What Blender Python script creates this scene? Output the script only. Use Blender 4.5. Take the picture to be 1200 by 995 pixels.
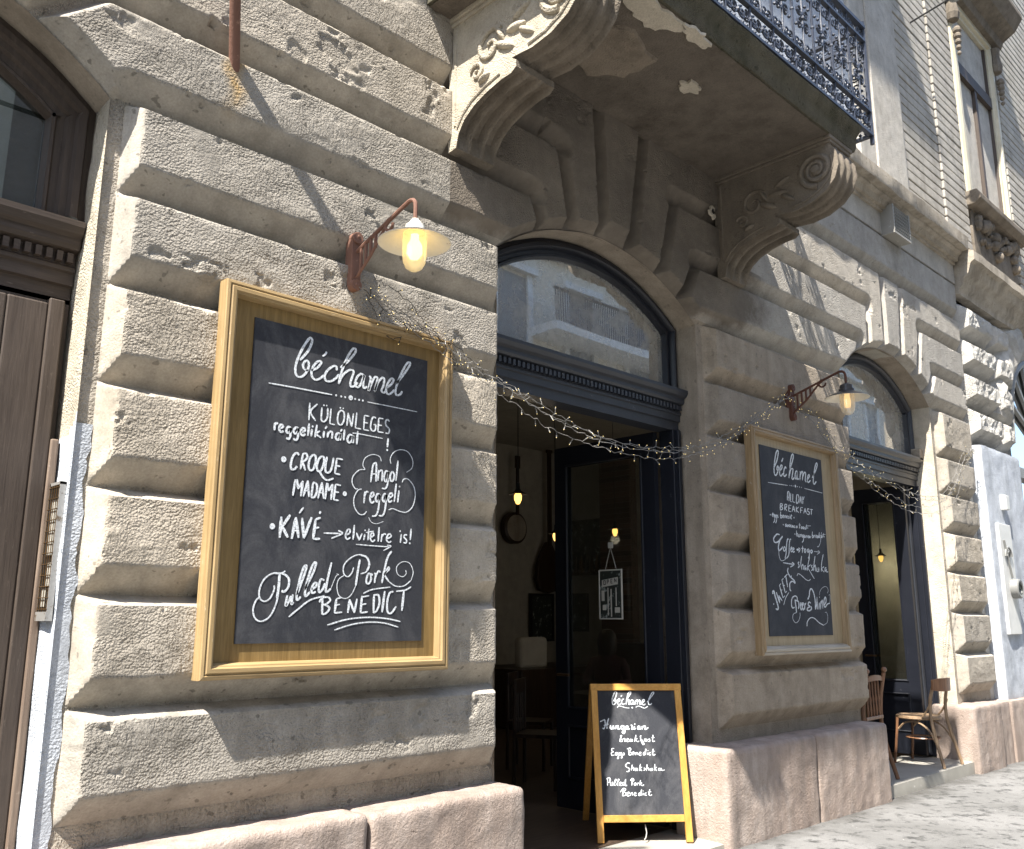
import bpy, math, random
import numpy as np
from mathutils import Vector, Matrix

# ------------------------------------------------------------------ camera, light, exposure
for o in list(bpy.data.objects): bpy.data.objects.remove(o)
SC = bpy.context.scene
COL = SC.collection
R = math.radians
RGT = Vector((0.71037, -0.70383, 0.00172)); DWN = Vector((0.14977, 0.14878, -0.97746)); FWD = Vector((0.68771, 0.69462, 0.21110))
cd = bpy.data.cameras.new('camera'); cam = bpy.data.objects.new('camera', cd); COL.objects.link(cam)
cam.matrix_world = Matrix(((RGT.x, -DWN.x, -FWD.x, 0), (RGT.y, -DWN.y, -FWD.y, -3.7), (RGT.z, -DWN.z, -FWD.z, 1.57), (0, 0, 0, 1)))
cd.sensor_width = 36; cd.lens = 36 * 1063.54 / 1200; cd.clip_start = .05; cd.clip_end = 500
SC.camera = cam
SUN = Vector((3.2, 1.0, -5.1)).normalized()          # direction the sunlight travels
sl = bpy.data.lights.new('sun', 'SUN'); sl.energy = 5.0; sl.angle = R(.55); sl.color = (1, .95, .87)
so = bpy.data.objects.new('sun', sl); COL.objects.link(so); so.rotation_euler = SUN.to_track_quat('-Z', 'Y').to_euler()
w = bpy.data.worlds.new('World'); SC.world = w; w.use_nodes = True
wn = w.node_tree.nodes; sky = wn.new('ShaderNodeTexSky'); sky.sky_type = 'NISHITA'; sky.sun_disc = False
sky.sun_elevation = math.asin(-SUN.z); sky.sun_rotation = math.atan2(-SUN.x, -SUN.y)
bg = wn['Background']; bg.inputs[1].default_value = .13
w.node_tree.links.new(sky.outputs[0], bg.inputs[0])
SC.view_settings.view_transform = 'Standard'; SC.view_settings.look = 'None'; SC.view_settings.gamma = 1
SC.view_settings.use_curve_mapping = False
SC.view_settings.exposure = 1.56
SC.render.engine = 'CYCLES'
try:
    SC.cycles.use_denoising = True; SC.cycles.denoiser = 'OPENIMAGEDENOISE'
    SC.cycles.max_bounces = 8; SC.cycles.diffuse_bounces = 4; SC.cycles.glossy_bounces = 4
    SC.cycles.transparent_max_bounces = 12; SC.cycles.sample_clamp_indirect = 6; SC.cycles.caustics_reflective = False; SC.cycles.caustics_refractive = False
except Exception: pass
rng = random.Random(7)

# ------------------------------------------------------------------ numeric noise
_pr = np.random.RandomState(3).rand(256, 256).astype(float)
def vnoise(x, y):
    x = np.asarray(x, float); y = np.asarray(y, float)
    xi = np.floor(x).astype(int); yi = np.floor(y).astype(int); fx = x - xi; fy = y - yi
    fx = fx * fx * (3 - 2 * fx); fy = fy * fy * (3 - 2 * fy)
    g = lambda a, b: _pr[a % 256, b % 256]
    return (g(xi, yi) * (1 - fx) + g(xi + 1, yi) * fx) * (1 - fy) + (g(xi, yi + 1) * (1 - fx) + g(xi + 1, yi + 1) * fx) * fy - .5
def fbm(x, y, o=3):
    return sum(vnoise(x * 2 ** k + 17.3 * k, y * 2 ** k + 5.1 * k) / 2 ** k for k in range(o))

# ------------------------------------------------------------------ materials
class NT:
    def __init__(s, name):
        s.m = bpy.data.materials.new(name); s.m.use_nodes = True; s.t = s.m.node_tree; s.t.nodes.clear()
        s.out = s.n('ShaderNodeOutputMaterial'); s.tc = s.n('ShaderNodeTexCoord')
    def n(s, ty, **kw):
        nd = s.t.nodes.new(ty)
        for k, v in kw.items():
            if k.startswith('_'): setattr(nd, k[1:], v)
            else:
                i = nd.inputs[int(k[1:])] if k[0] == 'i' and k[1:].isdigit() else nd.inputs[k.replace('__', ' ')]
                if hasattr(v, 'links') or isinstance(v, bpy.types.NodeSocket): s.t.links.new(v, i)
                else: i.default_value = v
        return nd
    def mapped(s, scale=(1, 1, 1), rot=(0, 0, 0)):
        return s.n('ShaderNodeMapping', Vector=s.tc.outputs['Object'], Scale=scale, Rotation=rot).outputs[0]
    def noise(s, scale, detail=4, rough=.55, vec=None, dist=0):
        return s.n('ShaderNodeTexNoise', Vector=vec or s.tc.outputs['Object'], Scale=scale, Detail=detail, Roughness=rough, Distortion=dist).outputs['Fac']
    def ramp(s, fac, stops):
        r = s.n('ShaderNodeValToRGB', Fac=fac); e = r.color_ramp.elements
        while len(e) < len(stops): e.new(.5)
        for el, (p, c) in zip(e, stops): el.position = p; el.color = (*c, 1) if len(c) == 3 else c
        return r.outputs[0]
    def mix(s, fac, a, b, mode='MIX'):
        nd = s.n('ShaderNodeMix', _data_type='RGBA', _blend_type=mode)
        for i, v in ((0, fac), (6, a), (7, b)):
            if isinstance(v, bpy.types.NodeSocket): s.t.links.new(v, nd.inputs[i])
            else: nd.inputs[i].default_value = v if not isinstance(v, tuple) or len(v) == 4 else (*v, 1)
        return nd.outputs[2]
    def math(s, op, a, b=0.0):
        nd = s.n('ShaderNodeMath', _operation=op)
        for i, v in ((0, a), (1, b)):
            if isinstance(v, bpy.types.NodeSocket): s.t.links.new(v, nd.inputs[i])
            else: nd.inputs[i].default_value = v
        return nd.outputs[0]
    def bump(s, h, strength, dist, prev=None):
        b = s.n('ShaderNodeBump', Height=h, Strength=strength, Distance=dist)
        if prev: s.t.links.new(prev, b.inputs['Normal'])
        return b.outputs[0]
    def bsdf(s, col, rough=.8, normal=None, metal=0, spec=.3, **kw):
        b = s.n('ShaderNodeBsdfPrincipled', Roughness=rough, Metallic=metal)
        for i, v in (('Base Color', col),):
            if isinstance(v, bpy.types.NodeSocket): s.t.links.new(v, b.inputs[i])
            else: b.inputs[i].default_value = (*v, 1)
        b.inputs['Specular IOR Level'].default_value = spec
        if normal: s.t.links.new(normal, b.inputs['Normal'])
        for k, v in kw.items(): b.inputs[k.replace('__', ' ')].default_value = v
        s.t.links.new(b.outputs[0], s.out.inputs[0]); return b
M = {}
def plaster(name, c, dark, stain=.5, grain=1.0, coarse=1.0, streak=.5, patch=None, combed=0.0, soot=None, facing=False):
    t = NT(name); ob = t.tc.outputs['Object']
    n1 = t.noise(1.3, 6, .6); n2 = t.noise(7, 5, .65); n3 = t.noise(90, 3, .6)
    col = t.ramp(n1, [(.30, dark), (.62, c)])
    col = t.mix(t.ramp(n2, [(.35, (.0,) * 3), (.75, (1,) * 3)]), col, tuple(min(1, v * 1.22) for v in c), 'MIX')
    col = t.mix(.55, col, t.ramp(n3, [(.3, (.72,) * 3), (.7, (1.12,) * 3)]), 'MULTIPLY')
    st = t.noise(1.0, 5, .6, t.mapped((5, 5, .55)))
    col = t.mix(t.math('MULTIPLY', t.ramp(st, [(.5, (0,) * 3), (.75, (1,) * 3)]), streak), col, tuple(v * .6 for v in dark))
    sp = t.noise(23, 2, .5)
    col = t.mix(t.math('MULTIPLY', t.ramp(sp, [(.66, (0,) * 3), (.70, (1,) * 3)]), stain), col, tuple(v * .55 for v in dark))
    if patch:
        pf = t.noise(.9, 4, .6, t.mapped((1, 1, 1)), .6)
        col = t.mix(t.ramp(pf, [(.60, (0,) * 3), (.63, (1,) * 3)]), col, patch)
    vn = t.n('ShaderNodeTexVoronoi', _feature='SMOOTH_F1', Vector=t.mapped((1, 1, 1.15)), Scale=88, Randomness=1); vn.inputs['Smoothness'].default_value = .5
    vor = vn.outputs['Distance']
    v2 = t.n('ShaderNodeTexVoronoi', Vector=ob, Scale=210, Randomness=1).outputs['Distance']
    g = t.math('ADD', t.math('MULTIPLY', vor, -1.1), t.math('ADD', t.math('MULTIPLY', v2, -.35), t.math('MULTIPLY', t.noise(24, 3, .5), .5)))
    amp = t.ramp(t.noise(3.4, 5, .6), [(.36, (.12,) * 3), (.62, (1.25,) * 3)])
    gn = t.n('ShaderNodeSeparateXYZ', Vector=t.n('ShaderNodeNewGeometry').outputs['Normal'])
    flat = t.ramp(t.math('MULTIPLY', gn.outputs[1], -1.0), [(.80, (.16,) * 3), (.97, (1,) * 3)]) if facing else 1.0
    b = t.bump(t.math('MULTIPLY', t.math('MULTIPLY', g, amp), flat), 1.0, .0095 * grain)
    b = t.bump(t.math('MULTIPLY', t.noise(230, 3, .6), flat), .7, .003 * grain, b)
    if combed:
        wv = t.noise(1.0, 4, .6, t.mapped((55, 20, 26), (0, .5, 0)), .8)
        am2 = t.ramp(t.noise(2.1, 3, .5, t.mapped((1, 1, 1.7))), [(.48, (0,) * 3), (.6, (1,) * 3)])
        b = t.bump(t.math('MULTIPLY', t.math('MULTIPLY', wv, am2), flat), 1.0, .03 * combed, b)
    b = t.bump(n2, .6, .012 * coarse, b)
    if facing:
        ta = t.n('ShaderNodeAttribute', _attribute_name='tone').outputs['Fac']
        col = t.mix(1.0, col, t.ramp(t.math('ADD', t.math('MULTIPLY', ta, .5), .5), [(0, (.84, .85, .87)), (1, (1.10, 1.07, 1.03))]), 'MULTIPLY')
    if name == 'stucco':
        ra = t.n('ShaderNodeAttribute', _attribute_name='rust').outputs['Fac']
        col = t.mix(t.math('MULTIPLY', ra, t.ramp(t.noise(14, 4), [(.35, (.2,) * 3), (.6, (1,) * 3)])), col, (.42, .27, .10))
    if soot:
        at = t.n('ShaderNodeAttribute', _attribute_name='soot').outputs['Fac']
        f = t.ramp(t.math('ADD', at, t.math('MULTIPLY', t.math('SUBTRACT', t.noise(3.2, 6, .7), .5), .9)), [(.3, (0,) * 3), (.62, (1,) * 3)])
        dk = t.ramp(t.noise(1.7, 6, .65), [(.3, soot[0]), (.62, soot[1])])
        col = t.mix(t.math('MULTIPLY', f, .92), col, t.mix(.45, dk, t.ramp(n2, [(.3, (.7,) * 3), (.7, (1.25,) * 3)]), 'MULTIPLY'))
    t.bsdf(col, .93, b, spec=.15)
    M[name] = t.m
plaster('stucco', (.43, .39, .33), (.28, .252, .207), .65, .8, .8, .38, None, .6, facing=True)
plaster('stucco_brown', (.35, .302, .245), (.235, .198, .155), .4, .42, .7, .5, facing=True)
plaster('sooty', (.245, .205, .16), (.12, .098, .076), .35, .38, 1, .55)
plaster('pale_stucco', (.46, .43, .38), (.36, .33, .285), .3, .7, 1, .4)
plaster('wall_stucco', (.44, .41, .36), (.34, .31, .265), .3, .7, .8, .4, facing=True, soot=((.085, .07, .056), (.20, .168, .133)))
plaster('cornice_stone', (.42, .37, .30), (.25, .21, .16), .5, .6, 1.2, .7)
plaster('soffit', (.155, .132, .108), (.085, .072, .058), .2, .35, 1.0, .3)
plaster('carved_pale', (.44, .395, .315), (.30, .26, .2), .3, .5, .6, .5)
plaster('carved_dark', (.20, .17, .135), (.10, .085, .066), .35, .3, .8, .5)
plaster('white_lime', (.47, .50, .545), (.36, .385, .42), .25, .35, .8, .5)
plaster('rock_face', (.50, .48, .44), (.40, .38, .345), .3, 1.0, 1.5, .3)
plaster('cream_reveal', (.53, .475, .385), (.42, .37, .29), .2, .4, .8, .3)
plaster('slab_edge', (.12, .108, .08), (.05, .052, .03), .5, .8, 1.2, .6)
plaster('brick_strip', (.43, .40, .35), (.29, .265, .225), .2, .35, .6, .4)
plaster('opposite_wall', (.66, .62, .54), (.56, .52, .45), .1, .3, .6, .2)
plaster('interior_plaster', (.40, .375, .32), (.34, .32, .27), .0, .1, .3, .05)

def plinth_mat():
    t = NT('red_marble'); n1 = t.noise(2.2, 6, .62, t.mapped((1.2, 1.2, .5)), .5); n2 = t.noise(16, 5, .65); n3 = t.noise(120, 2)
    col = t.ramp(n1, [(.28, (.28, .215, .178)), (.5, (.385, .31, .265)), (.7, (.455, .39, .345))])
    col = t.mix(t.ramp(n2, [(.4, (0,) * 3), (.8, (.75,) * 3)]), col, (.30, .235, .19))
    vs = t.noise(1, 5, .6, t.mapped((9, 9, .6)))
    col = t.mix(t.ramp(vs, [(.46, (0,) * 3), (.70, (.75,) * 3)]), col, (.21, .172, .148))
    col = t.mix(t.ramp(t.noise(21, 3, .6), [(.70, (0,) * 3), (.76, (.7,) * 3)]), col, (.19, .15, .125))
    b = t.bump(t.noise(60, 5, .7), 1, .010); b = t.bump(t.ramp(t.noise(21, 3, .6), [(.66, (1,) * 3), (.76, (0,) * 3)]), .6, .008, b)
    t.bsdf(col, .8, b, spec=.3); M['marble'] = t.m
plinth_mat()
def pave_mat():
    t = NT('worn_asphalt'); n1 = t.noise(1.1, 6, .65, None, .4); n2 = t.noise(9, 5, .7); n3 = t.noise(170, 2)
    col = t.ramp(n1, [(.3, (.135, .133, .127)), (.6, (.215, .212, .205))])
    col = t.mix(t.ramp(n2, [(.52, (0,) * 3), (.64, (.9,) * 3)]), col, (.06, .059, .057))
    col = t.mix(.7, col, t.ramp(n3, [(.3, (.7,) * 3), (.7, (1.2,) * 3)]), 'MULTIPLY')
    col = t.mix(t.ramp(t.noise(30, 2), [(.74, (0,) * 3), (.76, (1,) * 3)]), col, (.5, .48, .45))
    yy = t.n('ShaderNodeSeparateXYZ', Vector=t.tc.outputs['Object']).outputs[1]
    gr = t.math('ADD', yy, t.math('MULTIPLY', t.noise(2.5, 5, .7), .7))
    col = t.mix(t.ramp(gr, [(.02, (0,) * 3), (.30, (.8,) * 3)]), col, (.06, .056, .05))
    t.bsdf(col, .85, t.bump(n3, .7, .006, t.bump(n2, .8, .015))); M['pave'] = t.m
pave_mat()
def wood(name, c1, c2, axis='x', scale=1, rough=.45, wear=None, bump=.002, spec=.4):
    t = NT(name); s = {'x': (2, 38, 38), 'z': (38, 38, 2), 'y': (38, 2, 38)}[axis]
    n1 = t.noise(scale, 5, .6, t.mapped(s), .3); n2 = t.noise(1.5, 4); n4 = t.noise(scale * 3.1, 4, .7, t.mapped(s))
    col = t.ramp(n1, [(.3, c1), (.7, c2)])
    col = t.mix(t.ramp(n2, [(.4, (0,) * 3), (.7, (.5,) * 3)]), col, tuple(v * .7 for v in c1))
    col = t.mix(.5, col, t.ramp(n4, [(.3, (.6,) * 3), (.7, (1.15,) * 3)]), 'MULTIPLY')
    if wear:
        col = t.mix(t.ramp(t.noise(11, 6, .75, t.mapped(tuple(1 + .1 * v for v in s))), [(.62, (0,) * 3), (.70, (1,) * 3)]), col, wear)
    t.bsdf(col, rough, t.bump(n1, .6, bump), spec=spec); M[name] = t.m
wood('oak', (.30, .20, .09), (.46, .33, .165), 'z', wear=(.50, .40, .26)); wood('oak_h', (.30, .20, .09), (.46, .33, .165), 'x', wear=(.50, .40, .26))
wood('oak_grey', (.25, .17, .085), (.38, .27, .155), 'z', wear=(.40, .36, .30)); wood('oak_grey_h', (.25, .17, .085), (.38, .27, .155), 'x', wear=(.45, .42, .37))
wood('veneer', (.20, .125, .04), (.33, .22, .085), 'z', 1.6, .4); wood('veneer_grey', (.34, .26, .15), (.45, .355, .225), 'z', 1.6, .5)
wood('pine', (.56, .27, .055), (.70, .38, .10), 'z', .8, .4, (.42, .2, .05), .001); wood('pine_h', (.56, .27, .055), (.70, .38, .10), 'x', .8, .4, (.42, .2, .05), .001)
wood('old_door', (.055, .040, .031), (.092, .070, .055), 'z', 1.2, .6, (.13, .105, .085), .004); wood('old_door_h', (.055, .040, .031), (.095, .072, .057), 'x', 1.2, .6, (.15, .12, .10), .004)
wood('jamb_worn', (.16, .11, .08), (.30, .23, .175), 'z', 1.2, .7, (.42, .36, .3), .004)
wood('bentwood', (.15, .07, .035), (.27, .14, .075), 'z', 1, .35); wood('bentwood_pale', (.24, .155, .09), (.38, .265, .165), 'z', 1, .45)
wood('dark_wood', (.03, .018, .01), (.07, .042, .025), 'z', 1, .4)
def paint(name, c, rough=.35, wear=.0, wc=(.3, .3, .3), bump=.002, spec=.5, metal=0):
    t = NT(name); n = t.noise(4, 5, .6); f = t.noise(60, 3)
    col = t.mix(t.ramp(n, [(.35, (0,) * 3), (.75, (.5,) * 3)]), c, tuple(v * 1.5 + .004 for v in c))
    if wear: col = t.mix(t.ramp(t.noise(14, 7, .75), [(.66 - wear * .2, (0,) * 3), (.70 - wear * .2, (1,) * 3)]), col, wc)
    t.bsdf(col, rough, t.bump(f, .4, bump), spec=spec, metal=metal); M[name] = t.m
paint('navy_paint', (.008, .0095, .015), .42, .08, (.07, .07, .08)); paint('navy_light', (.028, .031, .039), .4, .1, (.15, .15, .15))
paint('black_paint', (.012, .012, .013), .4, .2, (.05, .045, .04)); paint('iron', (.035, .042, .062), .42, .25, (.12, .13, .16), .003)
paint('rust', (.17, .088, .062), .7, .3, (.33, .2, .14), .004, .3); paint('rust_dark', (.10, .042, .028), .7, .3, (.19, .09, .06), .004, .3)
paint('enamel_white', (.72, .69, .60), .25, .05, (.2, .12, .07)); paint('enamel_dark', (.055, .05, .05), .3, .1, (.2, .2, .19))
paint('cream_paint', (.50, .45, .33), .5, .2, (.6, .55, .45)); paint('plastic_white', (.55, .55, .53), .5); paint('plastic_grey', (.20, .20, .19), .5)
paint('cable', (.015, .014, .013), .5); paint('cloth_red', (.075, .032, .03), .9); paint('frame_black', (.012, .011, .01), .35)
paint('paper', (.5, .48, .42), .8); paint('photo_dark', (.03, .035, .03), .3, .5, (.32, .36, .33)); paint('steel', (.42, .41, .39), .45, .3, (.2, .15, .1), .003, .5, .6)
paint('zinc', (.30, .285, .25), .6, .2, (.5, .48, .44)); paint('brass_dark', (.12, .07, .03), .35, .2, (.3, .2, .1), .002, .5, .6)
def chalk(name, c, dusty):
    t = NT(name); n = t.noise(5, 6, .7, t.mapped((1, 1, .6)), .6); f = t.noise(150, 3); s = t.noise(2.5, 5, .6)
    col = t.mix(t.ramp(n, [(.45, (0,) * 3), (.8, (dusty,) * 3)]), c, (.12, .12, .125))
    col = t.mix(t.ramp(t.noise(1, 6, .7, t.mapped((60, 60, 5))), [(.64, (0,) * 3), (.8, (dusty * .6,) * 3)]), col, (.2, .2, .21))
    col = t.mix(.4, col, t.ramp(f, [(.3, (.7,) * 3), (.7, (1.3,) * 3)]), 'MULTIPLY')
    t.bsdf(col, .7, t.bump(f, .3, .001), spec=.18); M[name] = t.m
chalk('chalkboard', (.036, .038, .045), .75); chalk('chalkboard_b', (.040, .043, .052), .45)
def chalk_ink(name, c):
    t = NT(name); f = t.noise(120, 3, .6); col = t.mix(t.ramp(f, [(.34, (0,) * 3), (.58, (1,) * 3)]), tuple(v * .42 for v in c), c)
    t.bsdf(col, .8, spec=.2); M[name] = t.m
chalk_ink('chalk_line', (.80, .84, .88)); chalk_ink('chalk_faint', (.36, .38, .41))
def glass(name, tint=(.75, .8, .78), base=.06, k=.55, dirt=.08):
    t = NT(name); fr = t.n('ShaderNodeLayerWeight', Blend=.35).outputs['Fresnel']
    f = t.math('ADD', t.math('MULTIPLY', fr, k), base)
    tr = t.n('ShaderNodeBsdfTransparent', Color=(*tint, 1)); gl = t.n('ShaderNodeBsdfGlossy', Roughness=.012, Color=(.95, .97, 1, 1))
    wob = t.bump(t.noise(1.1, 1), .12, .012); t.t.links.new(wob, gl.inputs['Normal'])
    mx = t.n('ShaderNodeMixShader', i0=f, i1=tr.outputs[0], i2=gl.outputs[0])
    df = t.n('ShaderNodeBsdfDiffuse', Color=(.5, .48, .43, 1))
    d = t.ramp(t.noise(6, 6, .7), [(.35, (dirt * .4,) * 3), (.7, (dirt,) * 3)])
    mx2 = t.n('ShaderNodeMixShader', i0=d, i1=mx.outputs[0], i2=df.outputs[0]); t.t.links.new(mx2.outputs[0], t.out.inputs[0]); M[name] = t.m
glass('fan_glass', (.6, .62, .6), .14, .42, .55); glass('door_glass', (.82, .84, .82), .02, .35, .015); glass('old_glass', (.25, .27, .25), .05, .35, .10); glass('upper_glass', (.2, .25, .3), .75, .25, .03); glass('dark_pane', (.06, .06, .06), .02, .2, .1)
def jar(name, emis):
    t = NT(name); tr = t.n('ShaderNodeBsdfTransparent', Color=(.92, .93, .9, 1)); tl = t.n('ShaderNodeBsdfTranslucent', Color=(.9, .88, .8, 1))
    df = t.n('ShaderNodeBsdfDiffuse', Color=(.8, .8, .76, 1)); gl = t.n('ShaderNodeBsdfGlossy', Roughness=.08)
    a = t.n('ShaderNodeMixShader', i0=.35, i1=tr.outputs[0], i2=tl.outputs[0]); b = t.n('ShaderNodeMixShader', i0=.22, i1=a.outputs[0], i2=df.outputs[0])
    c = t.n('ShaderNodeMixShader', i0=.10, i1=b.outputs[0], i2=gl.outputs[0]); t.t.links.new(c.outputs[0], t.out.inputs[0]); M[name] = t.m
jar('jar_glass', 0)
def glow(name, c, s):
    t = NT(name); e = t.n('ShaderNodeEmission', Color=(*c, 1), Strength=s); t.t.links.new(e.outputs[0], t.out.inputs[0]); M[name] = t.m
glow('bulb_warm', (1, .66, .20), 2.6); glow('bulb_faint', (1, .62, .25), .7); glow('fairy_glow', (1, .75, .3), .9); glow('pendant_glow', (1, .52, .13), 1.1)
def brick_in():
    t = NT('interior_brick'); b = t.n('ShaderNodeTexBrick', Vector=t.mapped((1, 1, 1), (R(90), 0, R(90))), Color1=(.16, .10, .07, 1), Color2=(.09, .06, .045, 1), Mortar=(.2, .17, .13, 1), Scale=6)
    t.bsdf(b.outputs[0], .9); M['brick_in'] = t.m
brick_in()
def floor_in():
    t = NT('floor_boards'); n = t.noise(1, 5, .6, t.mapped((3, 30, 1)))
    t.bsdf(t.ramp(n, [(.3, (.05, .035, .024)), (.7, (.10, .07, .05))]), .5); M['floor'] = t.m
floor_in()
def flagmat():
    t = NT('shadow_flag_cloth'); t.bsdf(t.ramp(t.noise(3), [(.4, (.25, .05, .04)), (.6, (.3, .07, .05))]), .9); M['shadow_flag'] = t.m
flagmat()

# ------------------------------------------------------------------ mesh builder
class MB:
    def __init__(s): s.v = []; s.f = []
    def add(s, vs, fs):
        o = len(s.v); s.v += [tuple(map(float, v)) for v in vs]; s.f += [tuple(i + o for i in f) for f in fs]; return s
    def box(s, x0, x1, y0, y1, z0, z1):
        return s.add([(x0, y0, z0), (x1, y0, z0), (x1, y1, z0), (x0, y1, z0), (x0, y0, z1), (x1, y0, z1), (x1, y1, z1), (x0, y1, z1)],
                     [(0, 3, 2, 1), (4, 5, 6, 7), (0, 1, 5, 4), (1, 2, 6, 5), (2, 3, 7, 6), (3, 0, 4, 7)])
    def rings(s, rs, close=True, capa=False, capb=False):
        n = len(rs[0]); vs = [p for r in rs for p in r]; fs = []
        for i in range(len(rs) - 1):
            for j in range(n if close else n - 1):
                k = (j + 1) % n; fs.append((i * n + j, i * n + k, (i + 1) * n + k, (i + 1) * n + j))
        if capa: fs.append(tuple(range(n))[::-1])
        if capb: fs.append(tuple((len(rs) - 1) * n + j for j in range(n)))
        return s.add(vs, fs)
    def tube(s, pts, r, n=8, cap=True):
        P = [Vector(p) for p in pts]; rs = []; rr = r if isinstance(r, (list, tuple)) else [r] * len(P)
        up = Vector((0, 0, 1)); d0 = (P[1] - P[0]).normalized()
        if abs(d0.z) > .9: up = Vector((1, 0, 0))
        u = d0.cross(up).normalized()
        for i, p in enumerate(P):
            d = (P[min(i + 1, len(P) - 1)] - P[max(i - 1, 0)])
            d = d.normalized() if d.length > 1e-9 else d0
            u = (u - d * u.dot(d)); u = u.normalized() if u.length > 1e-6 else d.orthogonal().normalized()
            v = d.cross(u)
            rs.append([p + (u * math.cos(a) + v * math.sin(a)) * rr[i] for a in (2 * math.pi * j / n for j in range(n))])
        return s.rings(rs, True, cap, cap)
    def lathe(s, prof, c, n=24, axis='z'):
        rs = []
        for r, h in prof:
            ring = []
            for j in range(n):
                a = 2 * math.pi * j / n; x, y = r * math.cos(a), r * math.sin(a)
                ring.append({'z': (c[0] + x, c[1] + y, c[2] + h), 'y': (c[0] + x, c[1] + h, c[2] - y), 'x': (c[0] + h, c[1] + x, c[2] + y)}[axis])
            rs.append(ring)
        return s.rings(rs, True)
    def extrude_x(s, prof, x0, x1):        # closed profile of (y,z)
        return s.rings([[(x0, y, z) for y, z in prof], [(x1, y, z) for y, z in prof]], True, True, True)
    def frame(s, x0, x1, z0, z1, prof):    # mitred rectangular frame; prof = (inset, y)
        return s.rings([[(x0 + i, y, z0 + i), (x1 - i, y, z0 + i), (x1 - i, y, z1 - i), (x0 + i, y, z1 - i)] for i, y in prof], True)
    def build(s, name, mat, parent=None, smooth=False, bevel=0, seg=2, local=False, sharp=35):
        me = bpy.data.meshes.new(name); me.from_pydata(s.v, [], s.f); me.update()
        me.materials.append(M[mat] if isinstance(mat, str) else mat)
        o = bpy.data.objects.new(name, me); COL.objects.link(o)
        if parent:
            o.parent = parent
            if not local:
                L = base_of(parent); me.transform(Matrix.Translation(-L))
        if bevel:
            b = o.modifiers.new('bevel', 'BEVEL'); b.width = bevel; b.segments = seg; b.limit_method = 'ANGLE'; b.angle_limit = R(40)
        if smooth:
            for p in me.polygons: p.use_smooth = True
            if sharp < 180:
                me.set_sharp_from_angle(angle=R(sharp))
        return o
def base_of(o):
    L = Vector((0, 0, 0))
    while o: L = L + o.location; o = o.parent
    return L
def thing(name, label, cat, loc=(0, 0, 0), rz=0, group=None):
    o = bpy.data.objects.new(name, None); COL.objects.link(o); o.location = loc; o.rotation_euler = (0, 0, rz)
    o['label'] = label; o['category'] = cat
    if group: o['group'] = group
    return o
def tag(o, label, cat, group=None):
    o['label'] = label; o['category'] = cat
    if group: o['group'] = group
    return o
def lerp(a, b, t): return a + (b - a) * t
def spline(P, k=6):
    P = [np.array(p, float) for p in P]
    if len(P) < 3: return P
    Q = [2 * P[0] - P[1]] + P + [2 * P[-1] - P[-2]]; out = []
    for i in range(1, len(Q) - 2):
        for j in range(k):
            t = j / k; a, b, c, d = Q[i - 1:i + 3]
            out.append(.5 * (2 * b + (c - a) * t + (2 * a - 5 * b + 4 * c - d) * t * t + (3 * b - a - 3 * c + d) * t ** 3))
    out.append(P[-1]); return out
def rough_box(x0, x1, y0, y1, z0, z1, st=.03, amp=.004, rnd=.02, seed=0):
    """box with rounded, slightly wavering faces"""
    m = MB(); nx = max(2, int((x1 - x0) / st)); ny = max(2, int((y1 - y0) / st)); nz = max(2, int((z1 - z0) / st))
    idx = {}; vs = []; fs = []
    c = np.array([(x0 + x1) / 2, (y0 + y1) / 2, (z0 + z1) / 2]); h = np.array([(x1 - x0) / 2, (y1 - y0) / 2, (z1 - z0) / 2])
    def vid(i, j, k):
        key = (i, j, k)
        if key not in idx:
            idx[key] = len(vs); vs.append((lerp(x0, x1, i / nx), lerp(y0, y1, j / ny), lerp(z0, z1, k / nz)))
        return idx[key]
    for i in range(nx):
        for k in range(nz):
            fs.append((vid(i, 0, k), vid(i + 1, 0, k), vid(i + 1, 0, k + 1), vid(i, 0, k + 1)))
            fs.append((vid(i, ny, k), vid(i, ny, k + 1), vid(i + 1, ny, k + 1), vid(i + 1, ny, k)))
    for i in range(nx):
        for j in range(ny):
            fs.append((vid(i, j, nz), vid(i + 1, j, nz), vid(i + 1, j + 1, nz), vid(i, j + 1, nz)))
            fs.append((vid(i, j, 0), vid(i, j + 1, 0), vid(i + 1, j + 1, 0), vid(i + 1, j, 0)))
    for j in range(ny):
        for k in range(nz):
            fs.append((vid(0, j, k), vid(0, j, k + 1), vid(0, j + 1, k + 1), vid(0, j + 1, k)))
            fs.append((vid(nx, j, k), vid(nx, j + 1, k), vid(nx, j + 1, k + 1), vid(nx, j, k + 1)))
    V = np.array(vs); q = V - c; inner = np.maximum(h - rnd, 1e-4); core = np.clip(q, -inner, inner); d = q - core
    L = np.linalg.norm(d, axis=1, keepdims=True); L[L < 1e-9] = 1; n = d / L; mag = np.minimum(L, rnd)
    V = c + core + n * mag
    nz_ = fbm(V[:, 0] * 6 + V[:, 1] * 3 + seed, V[:, 2] * 6 + V[:, 1] * 4.3 + seed, 4)
    V += n * (nz_ * amp * 2)[:, None]
    return m.add(V, fs)

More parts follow.
